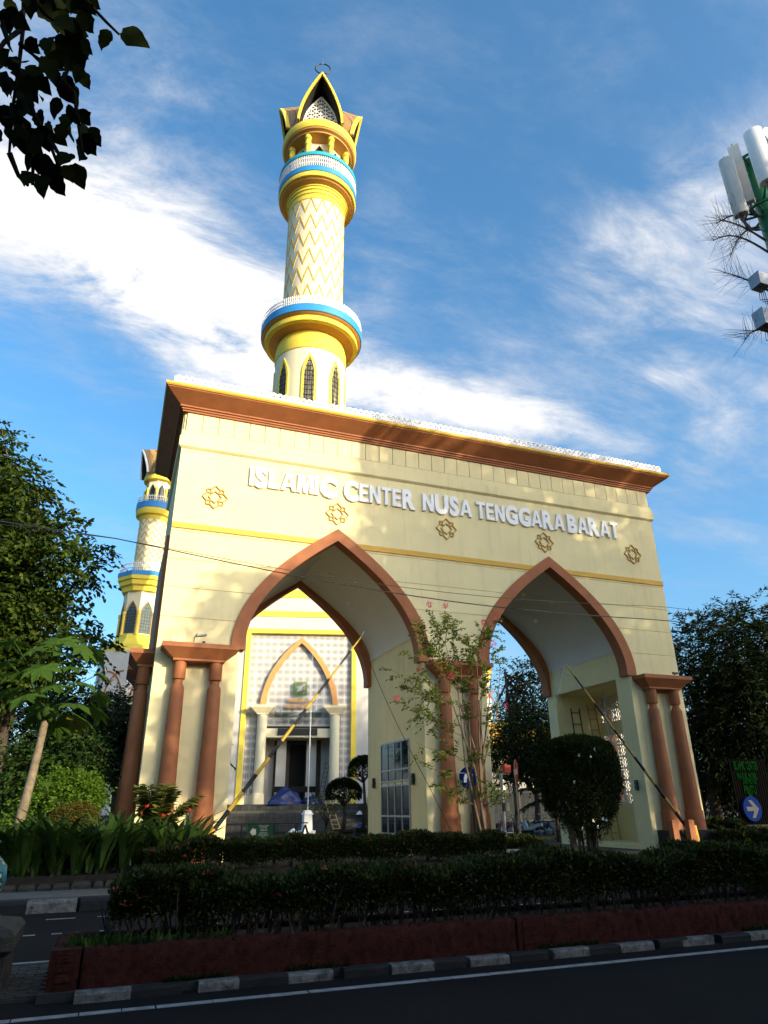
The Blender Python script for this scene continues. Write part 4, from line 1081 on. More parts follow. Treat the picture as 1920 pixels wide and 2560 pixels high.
zigzag(m2, 2.25, 36.8, 2.25, 46.0, 8, 12, .95, .20, YELLOW)
ring(m2, [(2.28, 45.9), (2.4, 46.2), (2.5, 46.5), (2.95, 46.7), (3.1, 47.2), (3.1, 47.7)], YELLOWB, 'yellow_collar', 48)
ring(m2, [(3.12, 47.7), (3.16, 47.72), (3.16, 48.8), (2.0, 48.82)], BLUE, 'balcony_rim', 48)
pickets(m2, 3.0, 48.8, 50.0, 60, w=.06)
MB().lathe([(2.0, 48.5), (2.0, 53.2)], 0, 0, 8, math.pi/8).build('gallery_wall', CREAM2, m2, local=True)
for k in range(8):
    a = (k+.5)*math.pi/4
    MB().lathe([(.17, 48.8), (.17, 51.2), (.22, 51.3), (.22, 51.7)], 2.15*math.cos(a), 2.15*math.sin(a), 8).build('gallery_column', YELLOWB, m2, local=True)
    pointed_window(m2, 1.92, k*math.pi/4, 49.2, 52.3, .42, .05, CONC, GLASS, .06, .05, False, True)
    pointed_window(m2, 2.86, k*math.pi/4, 26.6, 31.6, .86, .1, OCHRE, GLASSG, .10, .10, True, True)
    MB().lathe([(.28, 26.3), (.24, 26.8), (.22, 29.4), (.32, 29.6), (.32, 30.0)], 3.12*math.cos(a), 3.12*math.sin(a), 10).build('drum_column', YELLOWB, m2, local=True)
ring(m2, [(2.0, 53.0), (2.5, 53.2), (2.62, 53.6), (2.5, 54.1), (1, 54.15)], YELLOWB, 'crown_ring', 48)
minaret_crown(m2, .56, 54.1, 2.6, WHITE)
MB().lathe([(5.2, 23.4), (5.2, 24.3), (4.2, 24.8), (3.5, 25.7), (3.3, 26.4)], 0, 0, 8).build('yellow_base', YELLOWB, m2, local=True)
MB().lathe([(5.3, 0), (5.3, 23.5)], 0, 0, 8, math.pi/8).build('base_drum', WHITEM, m2, local=True)
for k in range(8):
    an = k*math.pi/4; ap = 5.3*math.cos(math.pi/8)
    for sg in (-1, 1):
        pts = [(sg*1.35, 10.0), (sg*1.35, 16.5)]+[(sg*(1.35-2.7*(1-math.cos(tt))), 16.5+4.0*math.sin(tt)) for tt in np.linspace(.15, math.pi/2, 8)]
        mb = MB()
        for q, (a, b) in enumerate(zip(pts, pts[1:])):
            f3 = lambda u: ((ap+.03+.003*sg)*math.cos(an)-u[0]*math.sin(an), (ap+.03+.003*sg)*math.sin(an)+u[0]*math.cos(an), u[1])
            mb.bar(f3(a), f3(b), .24, .08+.002*(q % 3), (math.cos(an), math.sin(an), 0))
        mb.build('arch_rib', TERRA, m2, local=True)

# mosque hall behind, seen past both sides of the gate
hl = thing('mosque_hall', 'pale mosque hall wall with interlaced brown arches and yellow cornice', 'building', (20, 92, 0), -PH)
hl2 = MB().box(-24, 40, 0, 30, 0, 23.2); hl2.build('wall', WHITEM, hl, local=True)
MB().box(-24.4, 40.4, -.4, 30.4, 23.2, 24.6).build('cornice', YELLOWB, hl, local=True)
MB().box(-24.2, 40.2, -.2, 0, 22.2, 22.8).build('yellow_band', YELLOWB, hl, local=True)
for i in range(26):
    x0 = -24+i*2.5
    for s in (0, 1):
        pts = [(x0+s*2.5, 9.0), (x0+s*2.5, 16.0)]+[(x0+s*2.5+(1-2*s)*2.5*(1-math.cos(t)), 16+4.2*math.sin(t)) for t in np.linspace(.1, math.pi/2, 8)]
        mb = MB()
        for k, (a, b) in enumerate(zip(pts, pts[1:])): mb.bar((a[0], -.04-.004*s, a[1]), (b[0], -.04-.004*s, b[1]), .22, .08+.002*(k % 3), (0, -1, 0))
        mb.build('arch_rib', TERRA, hl, local=True)
# lit arcade and stairs seen through the right arch
ar = thing('arcade', 'sunlit cream arcade with columns on a stepped terrace seen through the right arch', 'building', (46, 62, 0), rad(-35))
MB().box(-22, 22, 0, 12, 3.4, 3.8).build('floor', CONC, ar, local=True)
MB().box(-22, 22, 3.2, 12, 3.8, 12).build('wall', CREAM2, ar, local=True)
MB().rects([(-22.5, 22.5, -.8, 12.5, 9.4), (-22.5, 22.5, -.8, 12.5, 10.2), (-21, 21, .5, 11.5, 12.3)]).build('roof', YELLOW, ar, local=True)
for i in range(12):
    x = -21+i*3.8
    MB().lathe([(.5, 3.8), (.38, 4.4), (.32, 7.4), (.5, 7.7), (.5, 8.0)], x, 0, 12).build('column', CREAM2, ar, local=True)
    if i < 11:
        P = [(x+.1+1.8-h*1.0, z) for h, z in [(1.8, 8.0), (1.6, 8.6), (1.0, 9.1), (0, 9.38)]]+[(x+.1+1.8+h, z) for h, z in [(1.0, 9.1), (1.6, 8.6), (1.8, 8.0)]]+[(x+3.8, 8.0), (x+3.8, 9.4), (x, 9.4), (x, 8.0)]
        MB().prism(P, -.25, .25).build('arch', YELLOW, ar, local=True)
        MB().box(x+.7, x+3.1, 3.1, 3.19, 4.0, 6.6).build('screen', WHITEM, ar, local=True)
for i in range(14): MB().box(-26, 26, -1.2-(i+1)*.34, -1.2-i*.34, 0, 3.4-(i+1)*.225).build('step', STEPST, ar, local=True)
MB().box(-26, 26, -1.2, 0, 0, 3.4).build('terrace', STEPST, ar, local=True)
# ------------------------------------------------------------------ forecourt objects seen through the arches
fp0 = atZ(664, 1792, 0)
b = atD(663, 1790, 53.0); b[2] = 0
t = thing('flagpole', 'tall white flagpole on a stepped white pedestal in front of the mosque stairs', 'flagpole', b)
tp = atD(683, 1408, 53.0)
MB().tube([b+[0, 0, 1.2], [b[0], b[1], tp[2]*.4], [b[0], b[1], tp[2]]], [.06, .05, .025], 12).build('pole', ALU, t, smooth=40)
MB().rects([(b[0]+sg*0-w_, b[0]+w_, b[1]-w_, b[1]+w_, z_) for sg, w_, z_ in [(0, .5, 0), (0, .5, .3), (0, .32, .302), (0, .28, 1.3), (0, .36, 1.32), (0, .20, 1.6)]]).build('pedestal', WHITE, t)

g = atY(562, 1806, 9.0); gx, gy = g[0], 9.0
t = thing('direction_sign', 'dark green directional sign board with a white left arrow on a pipe frame', 'sign', (gx, gy, 0))
ul = atY(535, 1781, gy); lr = atY(589, 1814, gy); zt, zb_ = ul[2], lr[2]; xa, xb = ul[0], lr[0]
MB().box(xa, xb, gy-.02, gy+.02, zb_, zt).build('board', GREENS, t)
w_ = xb-xa; h_ = zt-zb_
ax0, ax1, az = xa+.10*w_, xa+.33*w_, zb_+.52*h_
MB().prism([(ax0, az), (ax0+.12*w_, az+.28*h_), (ax0+.12*w_, az+.19*h_), (ax1, az+.19*h_), (ax1, az-.19*h_), (ax0+.12*w_, az-.19*h_), (ax0+.12*w_, az-.28*h_)], gy-.03, gy-.021).build('arrow', WHITE, t)
for k, (tx, z) in enumerate([('MASUK & PARKIR', .88), ('DI BASEMENT', .79), ('PARKIR BUS', .66), ('& MINI BUS', .57), ('KANTOR UPTD', .43), ('ISLAMIC CENTER', .34), ('NUSA TENGGARA', .25), ('BARAT', .16)]):
    hw = .19*w_*(len(tx)/14.0); cxx = xa+.62*w_
    lo = sign_text(tx, cxx-hw-gx, cxx+hw-gx, zb_+z*h_, .05*h_, -.021, .006, WHITE, t, bold=.02, joined=True, name='text_line')
for x in (xa-.25, xb+.05, xb+1.05, xa-1.2): MB().tube([(x, gy+.06, 0), (x, gy+.06, zt+.05)], .03, 8).build('frame_post', BLKM, t)
for z in (zt+.03, zb_+.1): MB().tube([(xa-1.2, gy+.06, z), (xb+1.6, gy+.06, z)], .025, 8).build('frame_rail', BLKM, t)
t = thing('trestle', 'small black folding trestle on the forecourt by the green sign', 'trestle', (gx+2.3, gy+1, 0))
for s in (-1, 1):
    MB().tube([(gx+2.3+s*.35, gy+.8, 0), (gx+2.3, gy+1, 1.0)], .03, 6).build('leg', BLKM, t); MB().tube([(gx+2.3+s*.35, gy+1.3, 0), (gx+2.3, gy+1.05, 1.0)], .03, 6).build('leg', BLKM, t)

def blob(name, m, label, cat, c, rx, ry, rz, seed, amp=.25, sharp=True):
    bm = bmesh.new(); bmesh.ops.create_icosphere(bm, subdivisions=3, radius=1); sharp_rng = np.random.default_rng(seed+50)
    rng = np.random.default_rng(seed); K = unit(rng.normal(0, 1, (14, 3))); am = rng.uniform(-amp, amp, 14)
    for v in bm.verts:
        d = np.array(v.co); f = 1+sum(a*max(0, d@k)**3 for a, k in zip(am, K)); 
        f *= 1+sharp_rng.uniform(-.10, .10); cz_ = max(d[2], -.05)
        cz_ = cz_*(1-.55*abs(d[0])**1.5) if cz_ > 0 else cz_
        v.co = (d[0]*rx*f, d[1]*ry*f, cz_*rz*f)
    me = bpy.data.meshes.new(name); bm.to_mesh(me); bm.free()
    o = link(name, me, m, None, c); return tag(o, label, cat)
def toworld(lx, ly, z): return AXM+E1*(lx+px0)+E2*(ly+py0)+np.array([0, 0, z])
blob('tarpaulin', TARP, 'large crumpled blue tarpaulin heap on the mosque landing', 'tarpaulin', toworld(-.9, -.35, 2.1), 1.9, .6, 1.2, 4, .5)
blob('tarpaulin', TARP, 'small blue tarpaulin heap beside the large one on the mosque landing', 'tarpaulin', toworld(1.5, -.35, 2.1), .9, .5, .6, 5, .4)
c = atD(790, 1800, 52); c[2] = 0
blob('tarpaulin', TARP, 'blue tarpaulin bundle on the ground beside the potted trees', 'tarpaulin', c, .62, .5, .8, 6, .5)
ladder('ladder', 'long bare ladder leaning against the portal column', toworld(1.9, -.6, 2.1), toworld(2.6, -.3, 5.6), E1, .35, 9, WOOD)
ladder('ladder', 'short pale wooden ladder leaning on the dark mosque stairs', toworld(3.2, -5.4, 0), toworld(2.4, -3.3, 2.6), E1, .55, 8, BAMBOO, .04)
for (lx, ly, m, lb, sz) in [(-.1, -6.2, WHITE, 'white sack on the forecourt left of the flagpole base', .35), (.7, -6.0, GREENS, 'green sack between white sacks by the flagpole', .35), (1.0, -5.6, WHITE, 'white sack pushed against the flagpole base', .3), (-6.0, -2.6, WHITE, 'white bag lying at the left end of the mosque stairs', .4), (5.6, -2.4, WHITE, 'white bag lying at the right end of the mosque stairs', .4)]:
    z = 0 if ly < -4.5 else 2.1-((-ly-.9)//.31+1)*.175
    blob('sack', m, lb, 'sack', toworld(lx, ly, max(z, 0)), sz, sz*.8, sz*.9, 7+int(abs(lx)*10), .4)
def potted(label, px, py_bot, L, pot_h, trunk_top, R, seed, sq=1.0, leaf=.05):
    c = atD(px, py_bot, L); c[2] = 0; t = thing('potted_tree', label, 'tree', c)
    MB().lathe([(.40, 0), (.42, .05), (.52, pot_h*.8), (.62, pot_h*.85), (.62, pot_h), (.5, pot_h), (.48, pot_h-.08)], c[0], c[1], 20).build('pot', DCONC, t, smooth=35)
    rng = np.random.default_rng(seed); mb = MB()
    mb.tube([c+[0, 0, pot_h-.1], c+[.08, 0, (pot_h+trunk_top)/2], c+[0, 0, trunk_top]], [.14, .09, .07], 8)
    for i in range(9):
        d = unit(rng.normal(0, 1, 3)); d[2] = abs(d[2]); mb.tube([c+[0, 0, trunk_top-.3], c+np.array([0, 0, trunk_top])+d*R*.8], [.05, .015], 5)
    mb.build('trunk', BARK, t, smooth=True)
    n = 5200; d = unit(rng.normal(0, 1, (n, 3))); d[:, 2] = np.where(d[:, 2] < -.35, -d[:, 2], d[:, 2]); r = rng.uniform(.82, 1.03, n)
    P = c+np.array([0, 0, trunk_top+R*.35*sq])+d*r[:, None]*[R, R, R*sq]
    leaf_obj('crown', P, d+rng.normal(0, .5, (n, 3)), leaf*rng.uniform(.7, 1.3, n), L_DARK, t, rng=rng)
potted('round clipped topiary in a grey pot in front of the mosque stairs', 741, 1812, 36.5, .75, 2.1, .86, 21, .8, .12)
potted('taller clipped topiary in a dark pot by the middle pier', 785, 1808, 41.0, .7, 3.3, .85, 22, .95, .12)
c = atD(700, 1800, 40.0); c[2] = 0
tree('small_tree', 'flat topped little bonsai tree with a forked bare stem beside the topiary', c, c+[.2, 0, 1.2], [(c[0]+.1, c[1], 2.0, 1.2, .9, .3)], 130, L_PALMY, leaf=.13, k=6, twig=.3, tr=.07, seed=31, nl=8)
h2 = atY(700, 1806, 6.6); 
hedge('box_hedge', 'bright low box hedge strip on the forecourt in front of the topiary', h2[0]-1.2, h2[0]+2.0, 6.2, 7.4, 0, .42, 4500, L_TREE, .09, 44, None, stems=4, zb=0)

# signs at the island
t = thing('round_sign', 'blue round pedestrian sign with white figures fixed to a middle pier column', 'sign', (11.3, -.66, 1.6))
c = atY(1012, 1680, -.68); R = .37
mb = MB().lathe([(R, 0), (R, .03)], 0, 0, 32); mb.v = [(c[0]+x, -.68+z, c[2]+y) for x, y, z in mb.v]; mb.build('disc', BLUES, t)
mb = MB().lathe([(R+.012, .005), (R+.012, .025)], 0, 0, 32); mb.v = [(c[0]+x, -.66+z, c[2]+y) for x, y, z in mb.v]; mb.build('rim', WHITE, t)
f1 = [(-.20, -.16), (-.08, -.16), (-.07, .0), (-.02, -.02), (-.05, .10), (-.10, .17), (-.15, .10), (-.19, .0)]
f2 = [(.05, -.10), (.17, -.10), (.18, .10), (.15, .20), (.10, .22), (.06, .12)]
for f in (f1, f2): MB().prism([(c[0]+x, c[2]+z) for x, z in f], -.693, -.6815).build('figure', WHITE, t)
MB().box(c[0]-.03, c[0]+.03, -.648, -.52, c[2]-.1, c[2]+.1).build('bracket', STEEL, t)
pA = atY(1092, 1812, -3.2); zt = atY(1081, 1672, -3.2)[2]
t = thing('street_post', 'grey steel post with a small red box on its arm on the island', 'post', (pA[0], -3.2, .5))
MB().tube([(pA[0], -3.2, .5), (pA[0], -3.2, zt)], .055, 10).build('post', STEEL, t, smooth=40)
MB().box(pA[0]-.03, pA[0]+.30, -3.23, -3.17, zt-.02, zt+.03).build('arm', STEEL, t)
MB().box(pA[0]+.10, pA[0]+.32, -3.31, -3.09, zt+.031, zt+.28).build('box', REDS, t)
MB().box(pA[0]-.05, pA[0]+.18, -3.30, -3.2, 1.55, 1.8).build('junction_box', BLKM, t)
pB = atY(1124, 1796, -1.6); zt = atY(1117, 1645, -1.6)[2]
t = thing('entry_sign', 'red sign with a white bar seen edge on, on a thin steel post', 'sign', (pB[0], -1.6, .5))
MB().tube([(pB[0], -1.6, .5), (pB[0], -1.6, zt)], .035, 8).build('post', STEEL, t)
mb = MB().lathe([(.42, 0), (.42, .02)], 0, 0, 28); rz = rad(72)
fn = lambda x, y, z: (pB[0]+x*math.cos(rz)-z*math.sin(rz), -1.62+x*math.sin(rz)*.9+z*math.cos(rz)-.03, zt-.35+y)
mb.v = [fn(x, y, z) for x, y, z in mb.v]; mb.build('disc', REDS, t)
mb = MB().box(-.3, .3, -.09, .09, .021, .026); mb.v = [fn(x, y, z) for x, y, z in mb.v]; mb.build('bar', WHITE, t)
mb = MB().box(-.3, .3, -.09, .09, -.006, -.001); mb.v = [fn(x, y, z) for x, y, z in mb.v]; mb.build('bar', WHITE, t)

# slatted information board on the right
sy = 0.4; sx0 = atY(1583, 1700, sy)[0]; sx1 = atY(1662, 1700, sy)[0]
t = thing('information_board', 'tall dark slatted board with green letters and a blue arrow disc at its foot', 'sign', ((sx0+sx1)/2, sy, 0))
zt = atY(1600, 1640, sy)[2]; zb_ = atY(1600, 1782, sy)[2]
n = 16
slat = MB().box(-.045, .045, -.03, .03, zb_, zt).mesh('slat'); slat.materials.append(mat('black_timber', (.003, .003, .0025), .95, .2, 4, spec=.02))
for i in range(n): link('slat', slat, None, t, ((sx0-(sx0+sx1)/2)+(sx1-sx0)*(i+.5)/n, 0, 0))
MB().box(sx0, sx1, sy+.04, sy+.10, zt-.15, zt-.05).build('rail', BLKM, t); MB().box(sx0, sx1, sy+.04, sy+.10, zb_+.05, zb_+.15).build('rail', BLKM, t)
MB().box(sx0-.2, sx1+.2, sy-.4, sy+.4, 0, zb_).build('base', DCONC, t)
cxm = (sx0+sx1)/2
for tx, yy, x0p, x1p, hh in [('ISLAMIC CENTER', 1663, 1583, 1634, .34), ('MASUK MOBIL', 1683, 1590, 1633, .24), ('DAN MOTOR', 1694, 1602, 1632, .24), ('PINTU', 1715, 1606, 1632, .32), ('1', 1741, 1619, 1626, .52)]:
    z = atY(1600, yy, sy)[2]; a = atY(x0p, yy, sy)[0]; b_ = atY(x1p, yy, sy)[0]
    sign_text(tx, a-cxm, b_-cxm, z, hh, -.04, .05, SGREEN, t, bold=.03, gap=.06)
c = atY(1624, 1747, sy-.15); R = .50
mb = MB().lathe([(R, 0), (R, .12)], 0, 0, 36); mb.v = [(c[0]+x, sy-.20+z, c[2]+y) for x, y, z in mb.v]; dk = mb.build('arrow_disc', BLUES, t)
ar_ = [(-.34, .08), (.02, .08), (-.20, .34), (.0, .34), (.34, 0), (.06, -.36), (-.12, -.36), (.04, -.09), (-.34, -.09)]
MB().prism([(c[0]+x, c[2]+z) for x, z in ar_], sy-.215, sy-.201).build('arrow', mat('dull_white_arrow', (.09, .09, .10), .8, spec=.03), dk)

# motorbikes behind the right arch
def motorbike(label, loc, rz, body):
    t = thing('motorbike', label, 'motorbike', loc, rz, 'motorbikes parked behind the right arch')
    for x in (-.62, .62):
        mb = MB(); rg = [(x+.26*math.cos(a), 0, .30+.26*math.sin(a)) for a in np.linspace(0, 2*math.pi, 21)]; mb.tube(rg, .045, 6); w = mb.build('wheel', BLKM, t, smooth=True, local=True)
        mb = MB().lathe([(.10, -.03), (.10, .03)], 0, 0, 10); mb.v = [(x+a, c_, .30+b_) for a, b_, c_ in mb.v]; mb.build('hub', STEEL, w, local=True)
        mb = MB()
        for k in range(6): a = k*math.pi/3; mb.tube([(x, 0, .3), (x+.24*math.cos(a), 0, .3+.24*math.sin(a))], .012, 4)
        mb.build('spokes', STEEL, w, local=True)
    MB().add([(-.75, -.13, .62), (-.75, .13, .62), (-.25, -.16, .5), (-.25, .16, .5), (-.1, -.12, .32), (-.1, .12, .32), (.3, -.12, .34), (.3, .12, .34), (.48, -.15, .62), (.48, .15, .62), (.42, -.10, .92), (.42, .10, .92), (.30, -.1, .90), (.30, .1, .90), (.16, -.12, .5), (.16, .12, .5), (-.15, -.14, .72), (-.15, .14, .72), (-.72, -.13, .78), (-.72, .13, .78)],
             [(0, 2, 4, 6, 8, 10, 12, 14, 16, 18), (1, 19, 17, 15, 13, 11, 9, 7, 5, 3), (0, 1, 3, 2), (2, 3, 5, 4), (4, 5, 7, 6), (6, 7, 9, 8), (8, 9, 11, 10), (10, 11, 13, 12), (12, 13, 15, 14), (14, 15, 17, 16), (16, 17, 19, 18), (18, 19, 1, 0)]).build('body', body, t, local=True)
    MB().rects([(-.72, -.1, -.13, .13, .78), (-.74, -.08, -.15, .15, .82), (-.68, -.12, -.11, .11, .87)]).build('seat', BLKM, t, smooth=40, local=True)
    MB().tube([(.62, .07, .3), (.5, .06, .75), (.42, .05, .95)], .025, 6).tube([(.62, -.07, .3), (.5, -.06, .75), (.42, -.05, .95)], .025, 6).build('fork', STEEL, t, local=True)
    MB().tube([(.30, -.34, 1.02), (.40, -.1, .98), (.40, .1, .98), (.30, .34, 1.02)], .02, 6).build('handlebar', BLKM, t, local=True)
    for s in (-1, 1):
        MB().tube([(.34, s*.26, 1.0), (.30, s*.32, 1.2)], .01, 5).build('mirror_stem', BLKM, t, local=True)
        MB().sphere((.30, s*.33, 1.24), .06, 8, 6).build('mirror', ALU, t, local=True)
    MB().sphere((.50, 0, .86), .10, 10, 6).build('headlight', WHITE, t, smooth=True, local=True)
    MB().tube([(.36, 0, .62), (.62, 0, .64), (.86, 0, .46)], [.06, .07, .05], 6).build('front_fender', body, t, smooth=True, local=True)
    MB().tube([(-.1, .16, .28), (-.7, .18, .36)], [.04, .05], 8).build('exhaust', STEEL, t, local=True)
    return t
MW = mat('silver_motorbike_paint', (.40, .40, .42), .3, .05); MR = mat('red_motorbike_paint', (.25, .02, .02), .3, .05)
for k, (x, y, L, rz, m, lb) in enumerate([(1146, 1782, 46, 2.2, MW, 'silver motorbike with its lamp toward the road behind the right arch'), (1168, 1781, 48, 2.0, BLKM, 'black motorbike parked beside the silver one behind the right arch'), (1188, 1780, 49, 2.3, MW, 'grey motorbike half hidden by the clipped shrub'), (1076, 1777, 54, 2.6, BLKM, 'black motorbike behind the pale railing near the middle pier'), (1096, 1777, 53, 2.4, MR, 'dark red motorbike behind the pale railing'), (1120, 1780, 50, 2.1, BLKM, 'black motorbike standing by the thin palm trunk')]):
    p = atD(x, y, L); motorbike(lb, (p[0], p[1], .004), rz, m)
p0 = atD(1060, 1790, 43); p1 = atD(1108, 1790, 43)
t = thing('pipe_railing', 'low pale two rail pipe barrier beside the middle pier', 'railing', (p0[0], p0[1], 0))
for z in (.35, .95): MB().tube([(p0[0]-1.5, p0[1]+.3, z), (p1[0], p1[1], z)], .03, 8).build('rail', STEEL, t)
for f in (0, .5, 1): q = p0*(1-f)+p1*f; MB().tube([(q[0], q[1], 0), (q[0], q[1], .95)], .03, 8).build('post', STEEL, t)
p = atD(1138, 1814, 35); 
MB().rects([(p[0]-.22, p[0]+.22, p[1]-.2, p[1]+.2, 0), (p[0]-.27, p[0]+.27, p[1]-.25, p[1]+.25, .62), (p[0]-.29, p[0]+.29, p[1]-.27, p[1]+.27, .70)]).single('waste_bin', mat('dark_green_plastic', (.008, .02, .012), .6), 'dark green waste container at the end of the lawn', 'bin', (p[0], p[1], 0))

# car behind the left shrubs
p = atD(215, 1800, 34); p[2] = .0
t = thing('parked_car', 'white car parked in shade behind the canna plants', 'car', p, rad(100))
prof = [(-2.1, .35), (-2.1, .85), (-1.75, .98), (-1.0, 1.05), (-.45, 1.50), (1.15, 1.52), (1.75, 1.05), (2.05, .95), (2.1, .4)]
CW = mat('white_car_paint', (.75, .75, .76), .25, .02, coat=.6)
MB().prism(prof, -.82, .82).build('body', CW, t, local=True)
for s in (-1, 1):
    MB().prism([(-.9, 1.06), (-.42, 1.44), (1.1, 1.46), (1.55, 1.06)], s*.83-.01, s*.83+.01).build('side_window', GLASS, t, local=True)
    for x in (-1.3, 1.3):
        mb = MB().lathe([(.30, -.1), (.32, -.08), (.32, .08), (.30, .1)], 0, 0, 20); mb.v = [(x+a, s*.78+c_, .32+b_) for a, b_, c_ in mb.v]; w = mb.build('wheel', BLKM, t, local=True)
        mb = MB().lathe([(.18, -.11), (.18, .11)], 0, 0, 14); mb.v = [(x+a, s*.78+c_, .32+b_) for a, b_, c_ in mb.v]; mb.build('rim', ALU, w, local=True)
    MB().box(-2.12, -2.09, s*.6-.15, s*.6+.15, .68, .82).build('headlight', WHITE, t, local=True)
MB().add([(-1.01, -.72, 1.06), (-1.01, .72, 1.06), (-.47, .66, 1.49), (-.47, -.66, 1.49)], [(0, 1, 2, 3)]).xf(lambda q: (q[0]-.02, q[1], q[2]+.01)).build('windscreen', GLASS, t, local=True)

# ornamental urn at the median tip
ux, uy = -2.03, -15.0
t = thing('garden_urn', 'teal patterned urn on a stone pedestal beside the median tip', 'urn', (ux, uy, .03))
MB().rects([(ux-q, ux+q, uy-q, uy+q, z) for q, z in ((.48, .03), (.46, .34), (.50, .37), (.53, .40), (.53, .52), (.48, .58), (.30, .62), (.20, .72))]).build('pedestal', STONE, t)
def urnmat():
    m, nt, b = _nodes('teal_patterned_glaze'); N = nt.nodes; L = nt.links
    g_ = N.new('ShaderNodeNewGeometry'); v = N.new('ShaderNodeTexVoronoi'); v.inputs['Scale'].default_value = 9; L.new(g_.outputs['Position'], v.inputs['Vector'])
    cr = N.new('ShaderNodeValToRGB'); el = cr.color_ramp.elements; el[0].color = (.5, .5, .4, 1); el[0].position = .12; el[1].color = (.03, .16, .17, 1); el[1].position = .6
    e = el.new(.2); e.color = (.01, .03, .03, 1); e = el.new(.38); e.color = (.04, .22, .24, 1)
    cr.color_ramp.interpolation = 'CONSTANT'; L.new(v.outputs['Distance'], cr.inputs[0]); L.new(cr.outputs[0], b.inputs['Base Color']); b.inputs['Roughness'].default_value = .35
    return m
MB().lathe([(.14, .70), (.16, .76), (.26, .86), (.31, .98), (.29, 1.12), (.18, 1.24), (.15, 1.32), (.19, 1.36), (.17, 1.37), (.12, 1.30)], ux, uy, 28).build('pot', urnmat(), t, smooth=True)

# overhead cables
def cable(label, pts, r):
    p = [atY(x, y, Y) for x, y, Y in pts]; a, b_ = p[0], p[-1]
    q = []
    ts = np.linspace(-.6, 1.5, 40)
    for tt in ts: v = a+(b_-a)*tt; v[2] += .0; q.append(v)
    mid = [x for x in q]
    for i, tt in enumerate(ts): q[i][2] -= .35*math.sin(math.pi*min(max(tt, 0), 1))
    MB().tube(q, r, 5).single('overhead_cable', BLKM, label, 'cable', q[0])
cable('black overhead cable slung across the gate front below the lettering', [(262, 1165, -9), (1440, 1340, -9)], .013)
cable('thinner overhead cable beside the black one across the gate front', [(262, 1165, -8.9), (1430, 1310, -8.6)], .007)

# ------------------------------------------------------------------ telecom mast dressed as a palm
b = atD(1643, 420, 20.6); bx, by = b[0], b[1]
t = thing('telecom_mast', 'green telecom mast with white panel antennas and bare artificial palm fronds', 'mast', (bx, by, 0))
MB().tube([(bx, by, 0), (bx, by, 10), (bx, by, 21.6)], [.42, .34, .26], 18).build('pole', GREENP, t, smooth=40)
ztop = 21.6
for z in (19.2, 21.3): MB().lathe([(.62, z), (.68, z), (.68, z+.08), (.62, z+.08)], bx, by, 20, closed=True).build('ring_clamp', GREENP, t)
for k in range(6): a = k*math.pi/3+.3; MB().tube([(bx, by, 19.24), (bx+.66*math.cos(a), by+.66*math.sin(a), 19.24)], .04, 6).tube([(bx, by, 21.34), (bx+.66*math.cos(a), by+.66*math.sin(a), 21.34)], .04, 6).build('bracket', GREENP, t)
def panel(px, py0_, py1_, L, w, d, m, round_=True):
    a = atD(px, py0_, L); z1 = a[2]; z0 = atD(px+ (22 if px > 1590 else 20), py1_, L)[2]; x, y = a[0], a[1]
    dirc = np.array([CAM[0]-x, CAM[1]-y]); ang = math.atan2(dirc[1], dirc[0]); mb = MB()
    sec = [(d*.5*math.cos(tt), w*.5*math.sin(tt)) for tt in np.linspace(-math.pi/2, math.pi/2, 9)]+[(-d*.5, w*.5), (-d*.5, -w*.5)] if round_ else [(d/2, -w/2), (d/2, w/2), (-d/2, w/2), (-d/2, -w/2)]
    ca, sa = math.cos(ang), math.sin(ang); n = len(sec)
    vs = [(x+p*ca-q*sa, y+p*sa+q*ca, z) for z in (z0, z0+.04, z1-.05, z1) for p, q in [((p*(.88 if z in (z0, z1) else 1)), (q*(.88 if z in (z0, z1) else 1))) for p, q in sec]]
    fs = [(i*n+j, i*n+(j+1) % n, (i+1)*n+(j+1) % n, (i+1)*n+j) for i in range(3) for j in range(n)]+[tuple(range(n-1, -1, -1)), tuple(range(3*n, 4*n))]
    o = mb.add(vs, fs).build('panel_antenna', m, t, smooth=40)
    MB().tube([(x-.22*ca, y-.22*sa, z0-.1), (x-.22*ca, y-.22*sa, z1+.35)], .035, 8).build('mounting_pipe', STEEL, o)
    for z in (z0+.3, z1-.3): MB().tube([(x-.05*ca, y-.05*sa, z), (bx, by, z)], .035, 6).build('mount_arm', GREENP, o)
    for j in range(4):
        q = (x-.1+.06*j, y, z0)
        MB().tube([q, (q[0], q[1], z0-.25), (q[0]+.2*(bx-x), q[1]+.2*(by-y), z0-.5), (bx, by, z0-.35)], .014, 5).build('feeder_cable', BLKM, o)
panel(1566, 345, 470, 19.6, .44, .3, ANTW); panel(1583, 318, 445, 20.0, .34, .2, ANTW, False); panel(1624, 283, 398, 19.4, .55, .34, WHITE); panel(1652, 320, 410, 20.6, .34, .2, ANTW, False)
d = atD(1655, 300, 20.2); mb = MB().lathe([(.02, 0), (.25, .02), (.34, .10), (.34, .16)], 0, 0, 20); mb.v = [(d[0]-.05+z*.4-.0, d[1]-z*.8+x*.35, d[2]+y) if False else (d[0]+x*.8, d[1]-z, d[2]+y) for x, y, z in mb.v]; mb.build('dish', WHITE, t, smooth=40)
